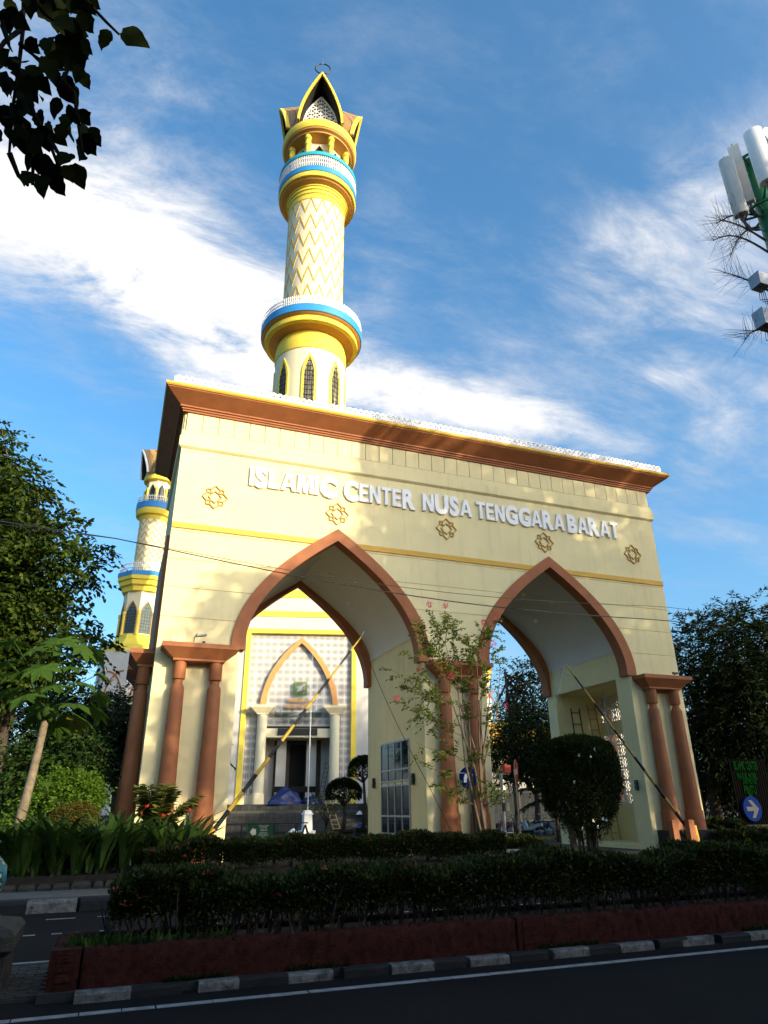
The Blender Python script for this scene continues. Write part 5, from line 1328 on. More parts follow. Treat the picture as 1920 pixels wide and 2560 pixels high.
for (x, y, w_, hh) in [(1640, 608, .42, .50), (1652, 690, .5, .62)]:
    c = atD(x, y, 19.9); o = MB().rects([(c[0]-w_/2, c[0]+w_/2, c[1]-.18, c[1]+.18, c[2]-hh/2), (c[0]-w_/2, c[0]+w_/2, c[1]-.2, c[1]+.2, c[2]+hh/2-.06), (c[0]-w_/2+.05, c[0]+w_/2-.05, c[1]-.15, c[1]+.15, c[2]+hh/2)]).build('radio_unit', STEEL, t)
    MB().tube([c+[.25, .1, 0], (bx, by, c[2])], .05, 6).build('arm', STEEL, o)
    for j in range(4): MB().tube([c+[-.1+.07*j, 0, -hh/2], c+[-.05+.1*j, .1, -hh/2-.4-.05*j], (bx, by, c[2]-hh)], .013, 5).build('cable', BLKM, o)
def frond_bare(p, q, up, n, ln, seed):
    ln *= 1.5; n = int(n*1.5); rng = np.random.default_rng(seed); p = np.array(p); q = np.array(q); mb = MB()
    pts = [p+(q-p)*s+np.array([0, 0, up*math.sin(math.pi*s*.9)]) for s in np.linspace(0, 1, 10)]
    mb.tube(pts, [.04-.003*i for i in range(10)], 5)
    sd = unit(np.cross(q-p, [0, 0, 1.0]))
    for i in range(n):
        s = .25+.75*i/n; k = min(int(s*9), 8); o = pts[k]+(pts[k+1]-pts[k])*(s*9-k); d = unit(unit(q-p)*.5+sd*(1 if i % 2 else -1)*.55+np.array([0, 0, .45 if i % 3 else -.5])+rng.normal(0, .15, 3))
        mb.tube([o, o+d*ln*rng.uniform(.6, 1.1)], [.007, .003], 3)
    mb.build('artificial_frond', BLKM, t)
for i, (x0, y0, x1, y1, up) in enumerate([(1655, 520, 1555, 478, .2), (1650, 468, 1548, 488, .3), (1660, 545, 1542, 528, .5), (1640, 490, 1580, 560, .4), (1665, 630, 1565, 590, .1), (1670, 720, 1610, 740, .3)]):
    frond_bare(atD(x0, y0, 20.3), atD(x1, y1, 19.6), up, 26, .55, 60+i)
# ------------------------------------------------------------------ planting on the left
def ell(px, py, L, rx, ry, rz): c = atD(px, py, L); return (c[0], c[1], c[2], rx, ry, rz)
# broad tree whose crown fills the left edge
b = atD(-60, 1790, 31); b[2] = .3
E_ = [ell(-50, 1120, 31, 2.6, 3.0, 2.4), ell(-50, 1260, 30, 3.0, 3.0, 2.4), ell(-60, 1400, 31, 3.2, 3.5, 2.5), ell(-30, 1000, 31, 1.2, 1.6, 1.6)]
for (x, y, q) in [(15, 935, .7), (50, 985, .75), (20, 1030, 1.0), (75, 1045, .9), (40, 1085, 1.1), (105, 1085, .8), (60, 1130, 1.2), (150, 1125, .8), (195, 1150, .7), (225, 1190, .6), (120, 1165, 1.1), (30, 1190, 1.3), (170, 1205, 1.0), (215, 1232, .7), (90, 1225, 1.2), (150, 1255, .9), (30, 1270, 1.3), (110, 1300, 1.1), (165, 1320, .9), (60, 1330, 1.3), (200, 1355, .7), (225, 1392, .55), (130, 1370, 1.1), (170, 1400, .8), (70, 1410, 1.3), (130, 1440, 1.0), (20, 1450, 1.4), (90, 1480, 1.1)]:
    q *= .8 if x > 120 else 1.0
    E_.append(ell(x-24-(12 if 1260 < y < 1380 else 0), y, 29.5+1.2*math.sin(x*.7+y), q*1.0, 1.2, .26+.10*q))
tree('broadleaf_tree', 'large leafy tree with drooping pinnate sprays left of the gate', b, b+[.5, 0, 7.0], E_, 4300, L_TREE, leaf=.25, k=10, twig=.8, tr=.32, seed=2, T=T_FOLD, droop=.5, nl=60, flat=.5)
# darker mass below it
b = atD(20, 1790, 34); b[2] = .3
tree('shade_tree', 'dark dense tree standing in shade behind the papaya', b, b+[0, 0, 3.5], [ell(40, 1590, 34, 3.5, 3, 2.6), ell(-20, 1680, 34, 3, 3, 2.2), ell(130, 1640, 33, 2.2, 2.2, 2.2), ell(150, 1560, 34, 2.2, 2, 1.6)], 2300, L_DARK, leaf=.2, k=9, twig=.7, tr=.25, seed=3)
b = atD(248, 1790, 47); b[2] = .0
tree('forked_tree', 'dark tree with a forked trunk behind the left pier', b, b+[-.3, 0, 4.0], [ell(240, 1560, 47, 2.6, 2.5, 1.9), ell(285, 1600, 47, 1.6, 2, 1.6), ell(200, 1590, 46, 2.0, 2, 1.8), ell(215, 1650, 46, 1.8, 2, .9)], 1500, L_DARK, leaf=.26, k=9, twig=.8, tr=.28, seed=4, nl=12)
# leafy shrubs in sun
b = atD(165, 1790, 26); b[2] = .3
tree('tall_shrub', 'tall glossy green shrub catching the sun behind the papaya trunk', b, b+[0, 0, 1.6], [ell(165, 1640, 26, .95, .9, 1.15), ell(150, 1690, 26, 1.2, .9, 1.0), ell(50, 1680, 26, 1.3, .9, 1.4)], 900, L_LIL, leaf=.17, k=8, twig=.4, tr=.08, seed=5, cat='shrub', nl=20)
b = atD(150, 1800, 23.5); b[2] = .3
tree('lime_bush', 'bright lime green rounded bush behind the canna plants', b, b+[0, 0, .7], [ell(140, 1725, 23.5, 1.05, .8, .75), ell(95, 1745, 23.5, .8, .7, .6), ell(180, 1715, 23.6, .6, .6, .5)], 1500, L_LIME, leaf=.10, k=8, twig=.22, tr=.05, seed=6, cat='bush', nl=20, lo=.7)
b = atD(162, 1805, 22); b[2] = .3
tree('clipped_bush', 'rounded brownish clipped bush between the lime bush and the canna plants', b, b+[0, 0, .4], [ell(160, 1780, 22, .60, .55, .50)], 1100, L_BRN, leaf=.06, k=7, twig=.14, tr=.04, seed=7, cat='bush', nl=14, lo=.8)
b = atD(8, 1830, 20); b[2] = .3
tree('lime_bush', 'yellow green low bush at the foot of the papaya trunk', b, b+[0, 0, .4], [ell(10, 1810, 20, .9, .6, .45), ell(20, 1840, 19.5, .7, .5, .4)], 700, L_LIME, leaf=.10, k=7, twig=.2, tr=.04, seed=8, cat='bush', nl=10, lo=.6)

# papaya
b = atY(22, 1812, -4.6); tp = atY(103, 1530, -4.4); b[2] = .3
t = thing('papaya_tree', 'papaya tree with a leaning pale trunk and broad lobed leaves', 'tree', b)
mb = MB(); pts = [b+(tp-b)*s+np.array([.05*math.sin(3*s), 0, 0]) for s in np.linspace(0, 1, 14)]
mb.tube(pts, [.125-.0035*i+(.006 if i % 2 else 0) for i in range(14)], 12); mb.build('trunk', BARKL, t, smooth=True)
def papaya_leaf(seed):
    rng = np.random.default_rng(seed); out = [(0, 0)]; L = 7
    for k in range(L):
        a = rad(-125+250*k/(L-1)); r = (.95-.25*abs(k-3)/3)*rng.uniform(.9, 1.1); w = rad(19)
        if k > 0: am = rad(-125+250*(k-.5)/(L-1)); out.append((.50*math.cos(am), .50*math.sin(am)))
        out += [(r*.62*math.cos(a-w), r*.62*math.sin(a-w)), (r*.78*math.cos(a-w*.5), r*.78*math.sin(a-w*.5)), (r*math.cos(a), r*math.sin(a)), (r*.78*math.cos(a+w*.5), r*.78*math.sin(a+w*.5)), (r*.62*math.cos(a+w), r*.62*math.sin(a+w))]
    V = [(0.12, 0, .02)]+[(x, y, -.30*(x*x+y*y)+rng.normal(0, .02)) for x, y in out]
    n = len(out); return MB().add(V, [(0, i+1, (i+1) % n+1) for i in range(n)]).mesh('leaf', fix=False)
pls = [papaya_leaf(i) for i in range(3)]
for m_ in pls: m_.materials.append(L_PAP)
YL = pls[0].copy(); YL.materials.clear(); YL.materials.append(mat('yellowing_papaya_leaf', (.30, .26, .03), .5, .3, 4))
rng = np.random.default_rng(77)
pos = [(30, 1385), (75, 1400), (130, 1380), (175, 1395), (205, 1410), (215, 1455), (150, 1440), (180, 1475), (215, 1500), (205, 1530), (160, 1520), (120, 1480), (90, 1440), (45, 1450), (15, 1430), (20, 1490), (60, 1500), (95, 1530), (120, 1560), (75, 1545), (160, 1555), (-10, 1460), (190, 1560), (140, 1410)]
stalks = MB()
for i, (x, y) in enumerate(pos):
    e = atY(x, y, -4.4+rng.uniform(-.9, .9)); d = e-tp; 
    ang = math.atan2(d[1], d[0])
    o = link('leaf', pls[i % 3] if i not in (20,) else YL, None, t, e-b, (rng.uniform(-.3, .3), rng.uniform(.15, .75), ang)); s_ = rng.uniform(.52, .72); o.scale = (s_, s_, s_)
    stalks.tube([tp+[0, 0, -.05], (tp+e)/2+[0, 0, .12], e], [.018, .014, .010], 5)
stalks.build('leaf_stalks', L_PAP, t)
for (x, y) in [(100, 1690), (128, 1725), (78, 1745), (105, 1640)]:
    e = atY(x, y, -4.6); o = link('leaf', pls[1], None, t, e-b, (0, .5, rng.uniform(0, 6))); o.scale = (.22, .22, .22)
MB().sphere(tp+np.array([.0, -.16, -.12]), .12, 10, 6, 1.3).sphere(tp+np.array([.12, -.08, -.22]), .11, 10, 6, 1.3).sphere(tp+np.array([-.12, -.08, -.20]), .10, 10, 6, 1.3).build('fruit', L_LIL, t, smooth=True)

# canna clumps
def canna(seed, nl, h):
    rng = np.random.default_rng(seed); V = []; F = []; root = thing('canna_plant', 'x', 'plant', (0, 0, 0))
    for i in range(nl):
        a = rng.uniform(0, 2*math.pi); lean = rng.uniform(.05, .6); hh = h*rng.uniform(.55, 1.1); w = rng.uniform(.055, .092); z0 = rng.uniform(.0, .25)*h
        d = np.array([math.cos(a), math.sin(a), 0]); sd = np.array([-math.sin(a), math.cos(a), 0]); o = np.array([rng.normal(0, .07), rng.normal(0, .07), z0]); n0 = len(V); K = 6
        for k in range(K+1):
            s = k/K; c = o+d*hh*(lean*s+lean*1.2*s*s*s)+np.array([0, 0, hh*(s-.45*lean*s*s*s)]); ww = w*(.25+1.5*s if s < .4 else 1.35*(1-((s-.4)/.6)**1.6)*.85+.02)
            fold = np.array([0, 0, .3*ww])
            V += [c-sd*ww+fold, c, c+sd*ww+fold]
        for k in range(K):
            q = n0+3*k; F += [(q, q+1, q+4, q+3), (q+1, q+2, q+5, q+4)]
    me = npmesh('leaves', np.array(V), F4=np.array(F)); link('leaves', me, L_LIL, root)
    return root
protos = [canna(s, 19, 1.05) for s in (1, 2, 3)]
spots = [(100, 1850, -6.4), (125, 1862, -6.6), (150, 1850, -6.2), (170, 1868, -6.7), (195, 1850, -6.2), (215, 1865, -6.6), (240, 1850, -6.0), (262, 1862, -6.5), (60, 1875, -6.6), (85, 1868, -6.3), (30, 1890, -6.6), (5, 1885, -6.5), (110, 1835, -5.6), (160, 1830, -5.4), (210, 1830, -5.2), (260, 1835, -5.4), (300, 1840, -5.8), (290, 1822, -4.4), (330, 1825, -4.6), (360, 1830, -4.8), (385, 1828, -4.6), (410, 1832, -4.8), (350, 1815, -3.6), (380, 1812, -3.4), (310, 1812, -3.6), (-15, 1870, -6.2), (45, 1850, -5.8), (395, 1845, -5.6), (340, 1850, -5.9)]
for i, (x, y, Y) in enumerate(spots):
    o = protos[i] if i < 3 else copy_tree(protos[i % 3])
    p = atY(x, y, Y); o.location = (p[0], p[1], .36 if Y < -4.15 else .3); o.rotation_euler = (0, 0, i*1.7)
    s = random.uniform(.9, 1.25)*(.88 if x > 320 else .98); o.scale = (s, s, s*1.05)
    lb = 'broad leaved canna plant in the row behind the pavement' if x < 285 else 'broad leaved canna plant in the clump at the foot of the left columns'
    tag(o, lb, 'plant', 'cannas behind the pavement' if x < 285 else 'cannas at the left columns')
for i, (x, y) in enumerate([(408, 1752), (318, 1745), (306, 1760), (352, 1765)]):
    p = atY(x, y, -4.2); rg_ = np.random.default_rng(i); d = unit(rg_.normal(0, .6, (9, 3))+[0, 0, 1])
    q = leaf_obj('canna_flower', np.repeat(p[None], 9, 0), d, np.full(9, .10), REDF, None, T_DIA, off=p, rng=rg_); q.location = p
    tag(q, 'small red canna flower above the leaves near the left columns', 'flower', 'canna flowers')

def frond(base, az, el, ln, n, leaf, rng, curl=.9, wfac=1.0):
    """returns rachis points and leaflet arrays of one palm frond"""
    d = np.array([math.cos(az)*math.cos(el), math.sin(az)*math.cos(el), math.sin(el)]); hz = np.array([math.cos(az), math.sin(az), 0])
    ts = np.linspace(0, 1, 12); pts = [base+d*ln*s+hz*ln*.15*s*s-np.array([0, 0, curl*ln*.5*s**2.2]) for s in ts]
    P = []; D = []; S = []
    for i in range(n):
        s = .18+.82*i/n; k = min(int(s*11), 10); o = pts[k]+(pts[k+1]-pts[k])*(s*11-k); tg = unit(pts[k+1]-pts[k]); sd = unit(np.cross(tg, [0, 0, 1.0]))
        for sg in (-1, 1):
            P.append(o); D.append(tg*.65+sd*sg*.8+np.array([0, 0, -.25])+rng.normal(0, .08, 3)); S.append(leaf*(1-.55*abs(s-.5))*rng.uniform(.85, 1.1))
    return pts, P, D, S
def palm(name, label, base, h, nf, ln, leaf, m, seed, el=(.2, 1.2), tr=.12, bark=BARK, n=26, curl=.9):
    rng = np.random.default_rng(seed); t = thing(name, label, 'palm', base); base = np.array(base); top = base+np.array([0, 0, h])
    MB().tube([base, (base+top)/2+[.03, 0, 0], top], [tr*1.2, tr, tr*.8], 10).build('trunk', bark, t, smooth=True)
    P = []; D = []; S = []; r = MB()
    for i in range(nf):
        pts, p, d, s = frond(top, i*2.4+rng.uniform(-.2, .2), rng.uniform(*el), ln*rng.uniform(.8, 1.1), n, leaf, rng, curl); P += p; D += d; S += s; r.tube(pts, [.02-.0012*k for k in range(12)], 4)
    leaf_obj('crown', np.array(P), np.array(D), np.array(S), m, t, T_NARROW, rng=rng); r.build('rachises', L_PALM, t); return t
p = atY(332, 1772, -3.0); palm('young_palm', 'young palm with torn sunlit fronds in front of the left columns', (p[0], -3.0, .3), .75, 11, 1.55, .42, L_PALMY, 41, (.85, 1.45), .06, n=34, curl=.32)
p = atD(292, 1640, 42); palm('palm_tree', 'dark palm standing in shade behind the left pier', (p[0]+.6, p[1], 0), 6.3, 16, 3.0, .8, L_DARK, 42, (-.2, 1.2), .2, n=34)
p = atD(500, 1600, 55); palm('palm_tree', 'palm partly hidden between the left pier and the portal frame', (p[0]-2.2, p[1], 0), 6.0, 14, 2.2, .55, L_DARK, 43, (-.2, 1.1), .2, n=30)
p = atD(1110, 1700, 44); palm('palm_tree', 'slim young palm behind the red entry sign', (p[0], p[1], 0), 3.0, 12, 1.7, .5, L_DARK, 44, (.1, 1.3), .08, n=26)
p = atD(1200, 1740, 40); palm('palm_tree', 'small palm half hidden behind the clipped round shrub', (p[0], p[1], 0), 2.0, 12, 2.0, .5, L_DARK, 45, (.1, 1.2), .1, n=26)
p = atY(1530, 1790, 1.0); palm('cycad', 'low fan of narrow fronds at the right end of the gate', (p[0]+.6, 1.0, 0), .7, 16, 1.5, .40, L_DARK, 46, (.1, 1.2), .15, n=28)
p = atY(1600, 1830, -.5); palm('cycad', 'low clump of arching fronds below the information board', (p[0], -.5, 0), .3, 12, 1.1, .35, L_DARK, 47, (.2, 1.2), .1, n=24)

# ------------------------------------------------------------------ crape myrtle in front of the middle pier
mbz = np.array([9.75, -4.3, .5]); rng = np.random.default_rng(9)
t = thing('crape_myrtle', 'slender many stemmed crape myrtle with pink blossoms before the middle pier', 'tree', mbz)
tips = [(930, 1330), (962, 1318), (985, 1335), (900, 1375), (925, 1400), (880, 1412), (1005, 1385), (1040, 1365), (1068, 1352), (1020, 1425), (985, 1400), (955, 1420), (1075, 1400), (845, 1445), (905, 1455), (870, 1480), (860, 1515), (890, 1540), (930, 1500), (1050, 1470), (1060, 1530), (1060, 1600), (1075, 1660), (900, 1605), (915, 1655), (1040, 1690), (1080, 1720), (940, 1560), (1000, 1480), (950, 1365), (1030, 1400), (905, 1345), (1050, 1440), (975, 1450), (1010, 1540), (960, 1600), (1020, 1630), (945, 1690), (990, 1710)]
st = MB(); LP = []; LD = []; LS = []; FP = []; FD = []; FS = []
def blossom(p, r=.09, c=40):
    d = unit(rng.normal(0, 1, (c, 3))); FP.append(p+d*r*rng.uniform(.3, 1, (c, 1))); FD.append(d); FS.append(np.full(c, .05))
nst = 9; heads = []
for i in range(nst):
    x = 945+i*17; e = atY(x, 1420-30*math.sin(i*1.3), -4.3+rng.uniform(-.4, .4)); b0 = mbz+[rng.normal(0, .12), rng.normal(0, .10), 0]
    m1 = b0+(e-b0)*.4+[rng.normal(0, .12)-.10*(i-4)*.5, 0, 0]; m2 = b0+(e-b0)*.72+rng.normal(0, .07, 3)
    pts = [b0, (b0*.5+m1*.5), m1, (m1+m2)/2, m2, e]; st.tube(pts, [.045, .038, .030, .023, .016, .007], 6); heads.append(pts)
for j, (x, y) in enumerate(tips):
    e = atY(x, y, -4.3+rng.uniform(-.55, .45))
    best = min((p for h_ in heads for p in h_ if p[2] < e[2]-.15) , key=lambda p: np.linalg.norm((p-e)*[1.3, 1, .75]))
    md = (best+e)/2+[0, 0, -.10]+rng.normal(0, .05, 3)
    st.tube([best, md, e], [.013, .009, .004], 5)
    D0 = unit(e-best)
    nt_ = 11 if y < 1560 else 7
    for k in range(nt_):
        s = rng.uniform(.35, 1.0); o = best+(e-best)*s+[0, 0, -.10*math.sin(math.pi*s)]; d = unit(D0*.8+rng.normal(0, .7, 3)+[0, 0, .25]); o = np.array([o]); ln = np.array([rng.uniform(.25, .55)])
        P, D, S = sprays(o, d[None], ln, 13, .115, rng, .25, .9, .02); LP.append(P); LD.append(D); LS.append(S)
        st.tube([o[0], o[0]+d*ln[0]], [.006, .003], 4)
for (x, y) in [(926, 1306), (963, 1308), (1070, 1338), (1045, 1345), (1066, 1388), (857, 1508), (905, 1450), (975, 1460), (1095, 1525)]:
    for k in range(2): blossom(atY(x+rng.uniform(-3, 3), y+rng.uniform(-3, 3), -4.3+rng.uniform(-.1, .1)))
st.build('stems', TWIG, t, smooth=True)
leaf_obj('leaves', np.concatenate(LP), np.concatenate(LD), np.concatenate(LS), L_MYR, t, T_FOLD, rng=rng, upbias=.35)
leaf_obj('blossoms', np.concatenate(FP), np.concatenate(FD), np.concatenate(FS), PINK, t, T_DIA, rng=rng)

# clipped round shrub in front of the right arch
b = np.array([14.55, -2.5, 0.0]); rng = np.random.default_rng(12)
t = thing('clipped_shrub', 'large dark clipped shrub with white flowers on several bare trunks', 'shrub', b)
cz = np.array([14.55, -2.6, 2.62]); n = 70000
zp = np.array([.45, .8, 1.2, 1.7, 2.3, 2.9, 3.4, 3.7, 3.88, 3.95]); rp = np.array([.50, .78, 1.0, 1.28, 1.46, 1.50, 1.40, 1.15, .75, .15])
z = .45+3.5*np.sqrt(rng.random(n)); k_ = rng.random(n) < .16; z[k_] = rng.uniform(3.5, 3.95, k_.sum()); a = rng.uniform(0, 2*math.pi, n)
rr = np.interp(z, zp, rp)*(1+.07*np.sin(3*a+2*z)*np.sin(2.3*z+1)+.04*np.sin(7*a-3*z)); r = np.where(rng.random(n) < .7, rng.uniform(.86, 1.03, n), np.sqrt(rng.random(n))*.95)
low_ = (z < 1.3) & (rng.random(n) < .6); r[low_] *= rng.uniform(.5, 1, low_.sum())
P = np.stack([cz[0]+rr*r*np.cos(a)*.93, cz[1]+rr*r*np.sin(a), z], 1); d = unit(np.stack([np.cos(a), np.sin(a), (z-2.2)*.6], 1))
P = P[(z > .95) | (rng.random(n) < .45)]; d = d[(z > .95) | (rng.random(n) < .45)][:len(P)]; P = P[:len(d)]; n = len(P)
leaf_obj('foliage', P, d+rng.normal(0, .55, (n, 3)), .085*rng.uniform(.6, 1.35, n), L_HEDGE, t, rng=rng)
n = 500; d = unit(rng.normal(0, .5, (n, 3))+[0, 0, 1]); P = cz+d*[1.45, 1.4, 1.36]; tag(leaf_obj('new_shoots', P, d+rng.normal(0, .3, (n, 3)), .12*rng.uniform(.6, 1.3, n), L_TREE, t, rng=rng), kind='stuff')
st = MB()
st.tube([(14.05, -2.6, 0), (14.0, -2.6, .7), (13.9, -2.6, 1.6)], [.13, .11, .08], 10); st.tube([(14.95, -2.5, 0), (14.93, -2.5, .8), (15.0, -2.5, 1.8)], [.14, .12, .08], 10)
for i in range(16):
    x = 14.1+rng.uniform(0, .85); y = -2.5+rng.normal(0, .2); st.tube([(x, y, 0), (x+rng.normal(0, .08), y, .7), (x+(x-14.5)*.9+rng.normal(0, .15), y+rng.normal(0, .2), 1.9)], [.035, .03, .02], 6)
st.build('trunks', BARK, t, smooth=True)
for i, (x, y) in enumerate([(1275, 1634), (1250, 1631), (1284, 1618), (1291, 1786), (1302, 1768), (1282, 1772), (1258, 1790), (1310, 1770), (1240, 1690)]):
    p = atY(x, y, -4.05); dd = np.array([[math.cos(a), -.35, math.sin(a)] for a in np.arange(5)*2*math.pi/5]); leaf_obj('flower', np.repeat(p[None], 5, 0), dd, np.full(5, .075), WFLOW, t, T_DIA, rng=rng)
# trees seen through and beside the right arch
b = atD(1120, 1790, 58); b[2] = 0
E_ = []
for k, z in enumerate((5.6, 6.9, 8.2, 9.5, 10.8, 12.0)):
    c = atD(1165, 1700, 58); E_.append((c[0], c[1], z, 4.8-.5*k, 4.8-.5*k, .26))
tree('tiered_tree', 'dark tree with flat layered branches framed by the right arch', b, b+[0, 0, 12], E_, 1300, L_DARK, leaf=.24, k=11, twig=1.2, tr=.25, seed=51, droop=.1, flat=.7, nl=50, tn=.25)
b = atD(1165, 1790, 50); b[2] = 0
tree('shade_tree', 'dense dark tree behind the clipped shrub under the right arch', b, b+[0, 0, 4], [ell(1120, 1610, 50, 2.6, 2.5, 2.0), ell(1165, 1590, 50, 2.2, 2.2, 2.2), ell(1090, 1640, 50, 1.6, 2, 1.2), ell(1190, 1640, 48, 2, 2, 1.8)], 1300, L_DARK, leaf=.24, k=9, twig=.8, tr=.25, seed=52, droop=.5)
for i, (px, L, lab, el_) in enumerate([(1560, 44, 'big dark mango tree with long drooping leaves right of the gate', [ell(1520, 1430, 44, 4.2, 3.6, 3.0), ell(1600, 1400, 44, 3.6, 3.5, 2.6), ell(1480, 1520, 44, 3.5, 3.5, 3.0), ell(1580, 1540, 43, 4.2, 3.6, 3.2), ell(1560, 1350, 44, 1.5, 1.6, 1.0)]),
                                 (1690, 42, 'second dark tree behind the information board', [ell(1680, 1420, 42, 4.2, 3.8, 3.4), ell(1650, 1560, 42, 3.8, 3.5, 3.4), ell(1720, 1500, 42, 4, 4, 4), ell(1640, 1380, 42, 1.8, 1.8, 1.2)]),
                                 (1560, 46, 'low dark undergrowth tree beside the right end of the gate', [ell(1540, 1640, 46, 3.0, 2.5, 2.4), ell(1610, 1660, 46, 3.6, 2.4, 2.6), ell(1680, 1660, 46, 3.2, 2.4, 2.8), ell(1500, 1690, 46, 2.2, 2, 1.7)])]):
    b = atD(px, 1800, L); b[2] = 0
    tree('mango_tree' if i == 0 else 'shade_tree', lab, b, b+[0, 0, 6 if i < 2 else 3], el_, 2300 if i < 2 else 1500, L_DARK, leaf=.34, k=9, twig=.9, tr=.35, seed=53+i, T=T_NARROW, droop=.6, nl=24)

# ------------------------------------------------------------------ overhanging branch near the viewpoint
rng = np.random.default_rng(91); L0 = 3.3
base = np.array([-5.2, -24.6, 0.0])
t = thing('roadside_tree', 'roadside tree whose dark branch of large ovate leaves hangs into the sky', 'tree', base)
top = base+np.array([.2, .3, 6.2])
tk = MB().tube([base, base+[.1, .1, 2.5], base+[.2, .2, 4.5], top], [.26, .22, .19, .16], 12)
br0 = atD(60, -160, L0); tk.tube([top-[0, 0, .6], (top+br0)/2+[0, 0, .35], br0], [.10, .07, .035], 8)
tw = [[(60, -160), (52, -40), (50, 60), (40, 150), (28, 230), (20, 330)], [(52, -40), (95, 30), (128, 52), (150, 60)], [(60, -160), (130, -60), (180, -5), (230, 48), (258, 75)], [(44, 95), (85, 130), (108, 150), (150, 150)], [(40, 150), (75, 250), (100, 290), (130, 370)], [(28, 230), (60, 300), (72, 340), (70, 400)], [(108, 150), (160, 200), (172, 285), (178, 330)], [(150, 60), (175, 110), (180, 130)], [(20, 330), (40, 380), (60, 400)], [(50, 60), (10, 90), (-20, 130)]]
for w_ in tw:
    P = [atD(x, y, L0+rng.uniform(-.1, .1)) for x, y in w_]; tk.tube(P, [.016-.010*i/len(P) for i in range(len(P))], 6)
tk.build('trunk', mat('dark_bark', (.012, .010, .008), .95, .2, 6, spec=.02), t, smooth=True)  # one even bark tone, darkened to go with the near-black leaves
def ovate(seed):
    rng = np.random.default_rng(seed); n = 9; V = []; F = []
    for i in range(n):
        s = i/(n-1); w = .42*math.sin(math.pi*min(1, s*.97+.03)**.72)*(1-.1*s); e1, e2 = rng.normal(0, .035, 2)
        V += [(s, -w+e1, .10*w-.22*s*s+.03*math.sin(9*s+seed)), (s, 0, -.22*s*s-.03), (s, w+e2, .10*w-.22*s*s+.03*math.sin(8*s+2*seed))]
    for i in range(n-1):
        a = 3*i; F += [(a, a+1, a+4, a+3), (a+1, a+2, a+5, a+4)]
    return MB().add(V, F).mesh('leaf', smooth=True, fix=False)
lv = [ovate(i) for i in range(4)]
for m_ in lv: m_.materials.append(L_NEAR)
poly = [(0, -20), (200, -20), (190, 55), (178, 105), (182, 150), (172, 190), (196, 250), (190, 330), (150, 385), (85, 395), (50, 395), (28, 345), (0, 320)]
def inpoly(x, y):
    c = False; n = len(poly); j = n-1
    for i in range(n):
        xi, yi = poly[i]; xj, yj = poly[j]
        if (yi > y) != (yj > y) and x < (xj-xi)*(y-yi)/(yj-yi)+xi: c = not c
        j = i
    return c
pts = [(236, 78), (262, 82)]
holes = [(25, 95, 15), (70, 65, 17), (75, 110, 10), (90, 40, 9), (20, 205, 11), (110, 175, 6), (60, 255, 7), (150, 300, 12), (165, 215, 12), (20, 375, 15), (100, 345, 7), (45, 120, 10), (150, 25, 5), (135, 330, 10)]
tries = 0
while len(pts) < 112 and tries < 9000:
    tries += 1; x, y = rng.uniform(-5, 200), rng.uniform(-20, 400)
    if not inpoly(x, y) or any(math.hypot(x-a, y-b_) < r_+9 for a, b_, r_ in holes): continue
    if all(math.hypot(x-a, y-b_) > 10.5 for a, b_ in pts): pts.append((x, y))
for i, (x, y) in enumerate(pts):
    p = atD(x, y-13, L0+rng.uniform(-.25, .25)); a = rng.uniform(0, 2*math.pi)
    dr = unit(_r*rng.normal(.15, .45)-_u*1.0*rng.uniform(.6, 1)+_fw*rng.normal(0, .45))
    if i < 2: dr = unit(_r*(.9 if i else -.45)-_u*(.35 if i else .8))
    nrm = unit(-_fw+rng.normal(0, .45, 3)); sd = unit(np.cross(nrm, dr)); nn = np.cross(dr, sd)
    s = rng.uniform(.105, .15)*(1.25 if i == 1 else 1)
    M_ = Matrix(((dr[0], sd[0], nn[0]), (dr[1], sd[1], nn[1]), (dr[2], sd[2], nn[2])))
    o = link('leaf', lv[i % 4], None, t, p-base); o.rotation_euler = M_.to_euler(); o.scale = (s, s, s)
E_ = [(-6.0, -27.0, 7.6, 3.2, 2.4, 1.9), (-3.0, -28.0, 7.0, 3.2, 2.4, 2.0), (0.0, -28.2, 7.0, 3.2, 2.2, 2.2), (2.5, -28.5, 7.2, 2.6, 2.0, 2.0), (1.0, -27.6, 5.6, 2.0, 1.2, 1.2)]
O, D = sample_ells(E_, 2600, rng, .2); P, DD, S = sprays(O, D, .7*rng.uniform(.6, 1.2, 2600), 8, .19, rng)
leaf_obj('crown', P, DD, S, L_NEAR, t, T_DIA, rng=rng)

# ------------------------------------------------------------------ across the road: shade trees and shophouses that cast the evening shade
GR = 'street trees across the road'
def shade_point(X, Z, tt): return (X+tt*SUNV[0]/-SUNV[1], -tt, Z+tt*SUNV[2]/-SUNV[1])
def sh_ell(X, Z, tt, rx, ry, rz): c = shade_point(X, Z, tt); return (c[0], c[1], c[2], rx, ry, rz)
E_ = [sh_ell(11.5, 13.6, 27, 3.4, 3.2, 2.6), sh_ell(15.5, 14.8, 27.5, 3.6, 3.2, 2.4), sh_ell(12.5, 9.5, 27, 3.8, 3.4, 2.6), sh_ell(8.3, 10.2, 26, 2.2, 2.6, 2.2), sh_ell(16.5, 10, 27, 3.2, 3, 2.6), sh_ell(9.2, 14.8, 26.5, 1.5, 2.0, 1.5), sh_ell(6.2, 8.8, 26, 1.6, 1.8, 1.2), sh_ell(3.3, 8.7, 25, 1.3, 1.5, 1.0), sh_ell(3.0, 8.4, 25, 1.0, 1.2, .7), sh_ell(2.2, 8.9, 25, .9, 1.2, .5), sh_ell(1.8, 7.6, 25, .8, 1.2, .5)]
b = (shade_point(13, 8, 27)[0], -27.0, 0)
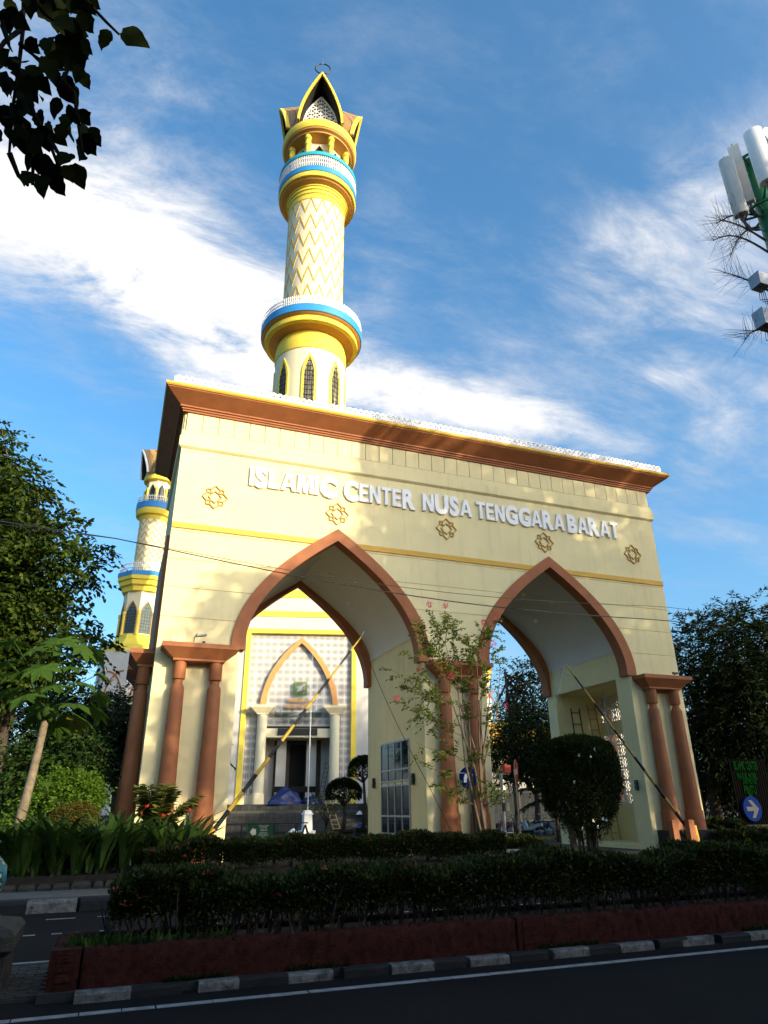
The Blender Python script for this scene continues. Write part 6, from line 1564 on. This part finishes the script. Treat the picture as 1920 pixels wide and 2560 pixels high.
tree('rain_tree', 'very tall spreading tree across the road from the gate', b, (b[0], b[1], 14), E_, 4800, L_TREE, leaf=.31, k=10, twig=.8, tr=.5, seed=71, lo=.2, group=None, nl=40)
E_ = [sh_ell(20, 14, 29, 3.2, 3.2, 2.8), sh_ell(21, 9.5, 29, 3.6, 3.2, 3), sh_ell(25, 12, 29, 4, 3.4, 3), sh_ell(20, 5.5, 29, 3.4, 3, 2.4)]
b = (shade_point(21, 8, 29)[0], -29.0, 0)
tree('rain_tree', 'tall shade tree farther along the road beyond the telecom mast', b, (b[0], b[1], 12), E_, 3000, L_TREE, leaf=.30, k=10, twig=1.0, tr=.45, seed=72, lo=.25, nl=30)
E_ = [sh_ell(11.6, 5.4, 24, 2.0, 2.4, 2.0), sh_ell(14, 5.6, 24, 3.2, 2.6, 2.2), sh_ell(17, 5.0, 24, 2.6, 2.6, 2.0), sh_ell(11.8, 2.6, 24, 2.2, 2.4, 1.6), sh_ell(15.5, 2.6, 24, 3.4, 2.6, 1.6), sh_ell(19, 2.8, 24, 2.2, 2.6, 1.6), *[sh_ell(1.5, 4.8, 23, 1.0, 1, 1.1)]*2, *[sh_ell(2.1, 3.0, 23, .8, .8, .7)]*3, *[sh_ell(.8, 3.2, 23, .6, .7, .6)]*2, sh_ell(2.0, 1.5, 23, .5, .6, .4)]
b = (shade_point(14, 3, 24)[0], -24.5, 0)
tree('street_tree', 'dense street tree on the near verge right of the viewpoint', b, (b[0], b[1], 7), E_, 4300, L_TREE, leaf=.28, k=10, twig=.7, tr=.4, seed=73, lo=.2, nl=30)
E_ = [(42.0, -8, 22.0, 4.0, 3.0, 4.2), (47, -9, 21.5, 4.2, 3.2, 4.6), (44.5, -8, 26, 3.0, 3.0, 2.4), (50, -8, 20, 3.4, 3, 4)]  # unseen tree, added so its crown shades the lower part of the portal
tree('shade_tree', 'very tall shade tree in the mosque grounds beyond the information board', (46, -8, 0), (46, -8, 17), E_, 2600, L_TREE, leaf=.36, k=9, twig=1.1, tr=.5, seed=74, nl=26)
sp = thing('shophouse_row', 'plain two storey shophouse row with flat roof across the road', 'building', (30, -48, 0))
sy0 = -40.0; shz = 1.0+(40-6.2)*SUNV[2]/-SUNV[1]
MB().box(-14, 80, sy0-14, sy0, 0, shz-.5).build('wall', CREAM2, sp)
MB().box(-14.3, 80.3, sy0-14.3, sy0+.3, shz-.5, shz).build('parapet', CONC, sp)
for i in range(24):
    x = -12+i*3.8
    MB().box(x, x+2.8, sy0+.0, sy0+.06, 0, 3.0).build('shutter', STEEL, sp)
    w_ = MB().box(x+.3, x+2.4, sy0+.0, sy0+.05, 4.6, 6.4).build('window', ALU, sp); MB().box(x+.4, x+2.3, sy0+.05, sy0+.07, 4.7, 6.3).build('pane', GLASS, w_)
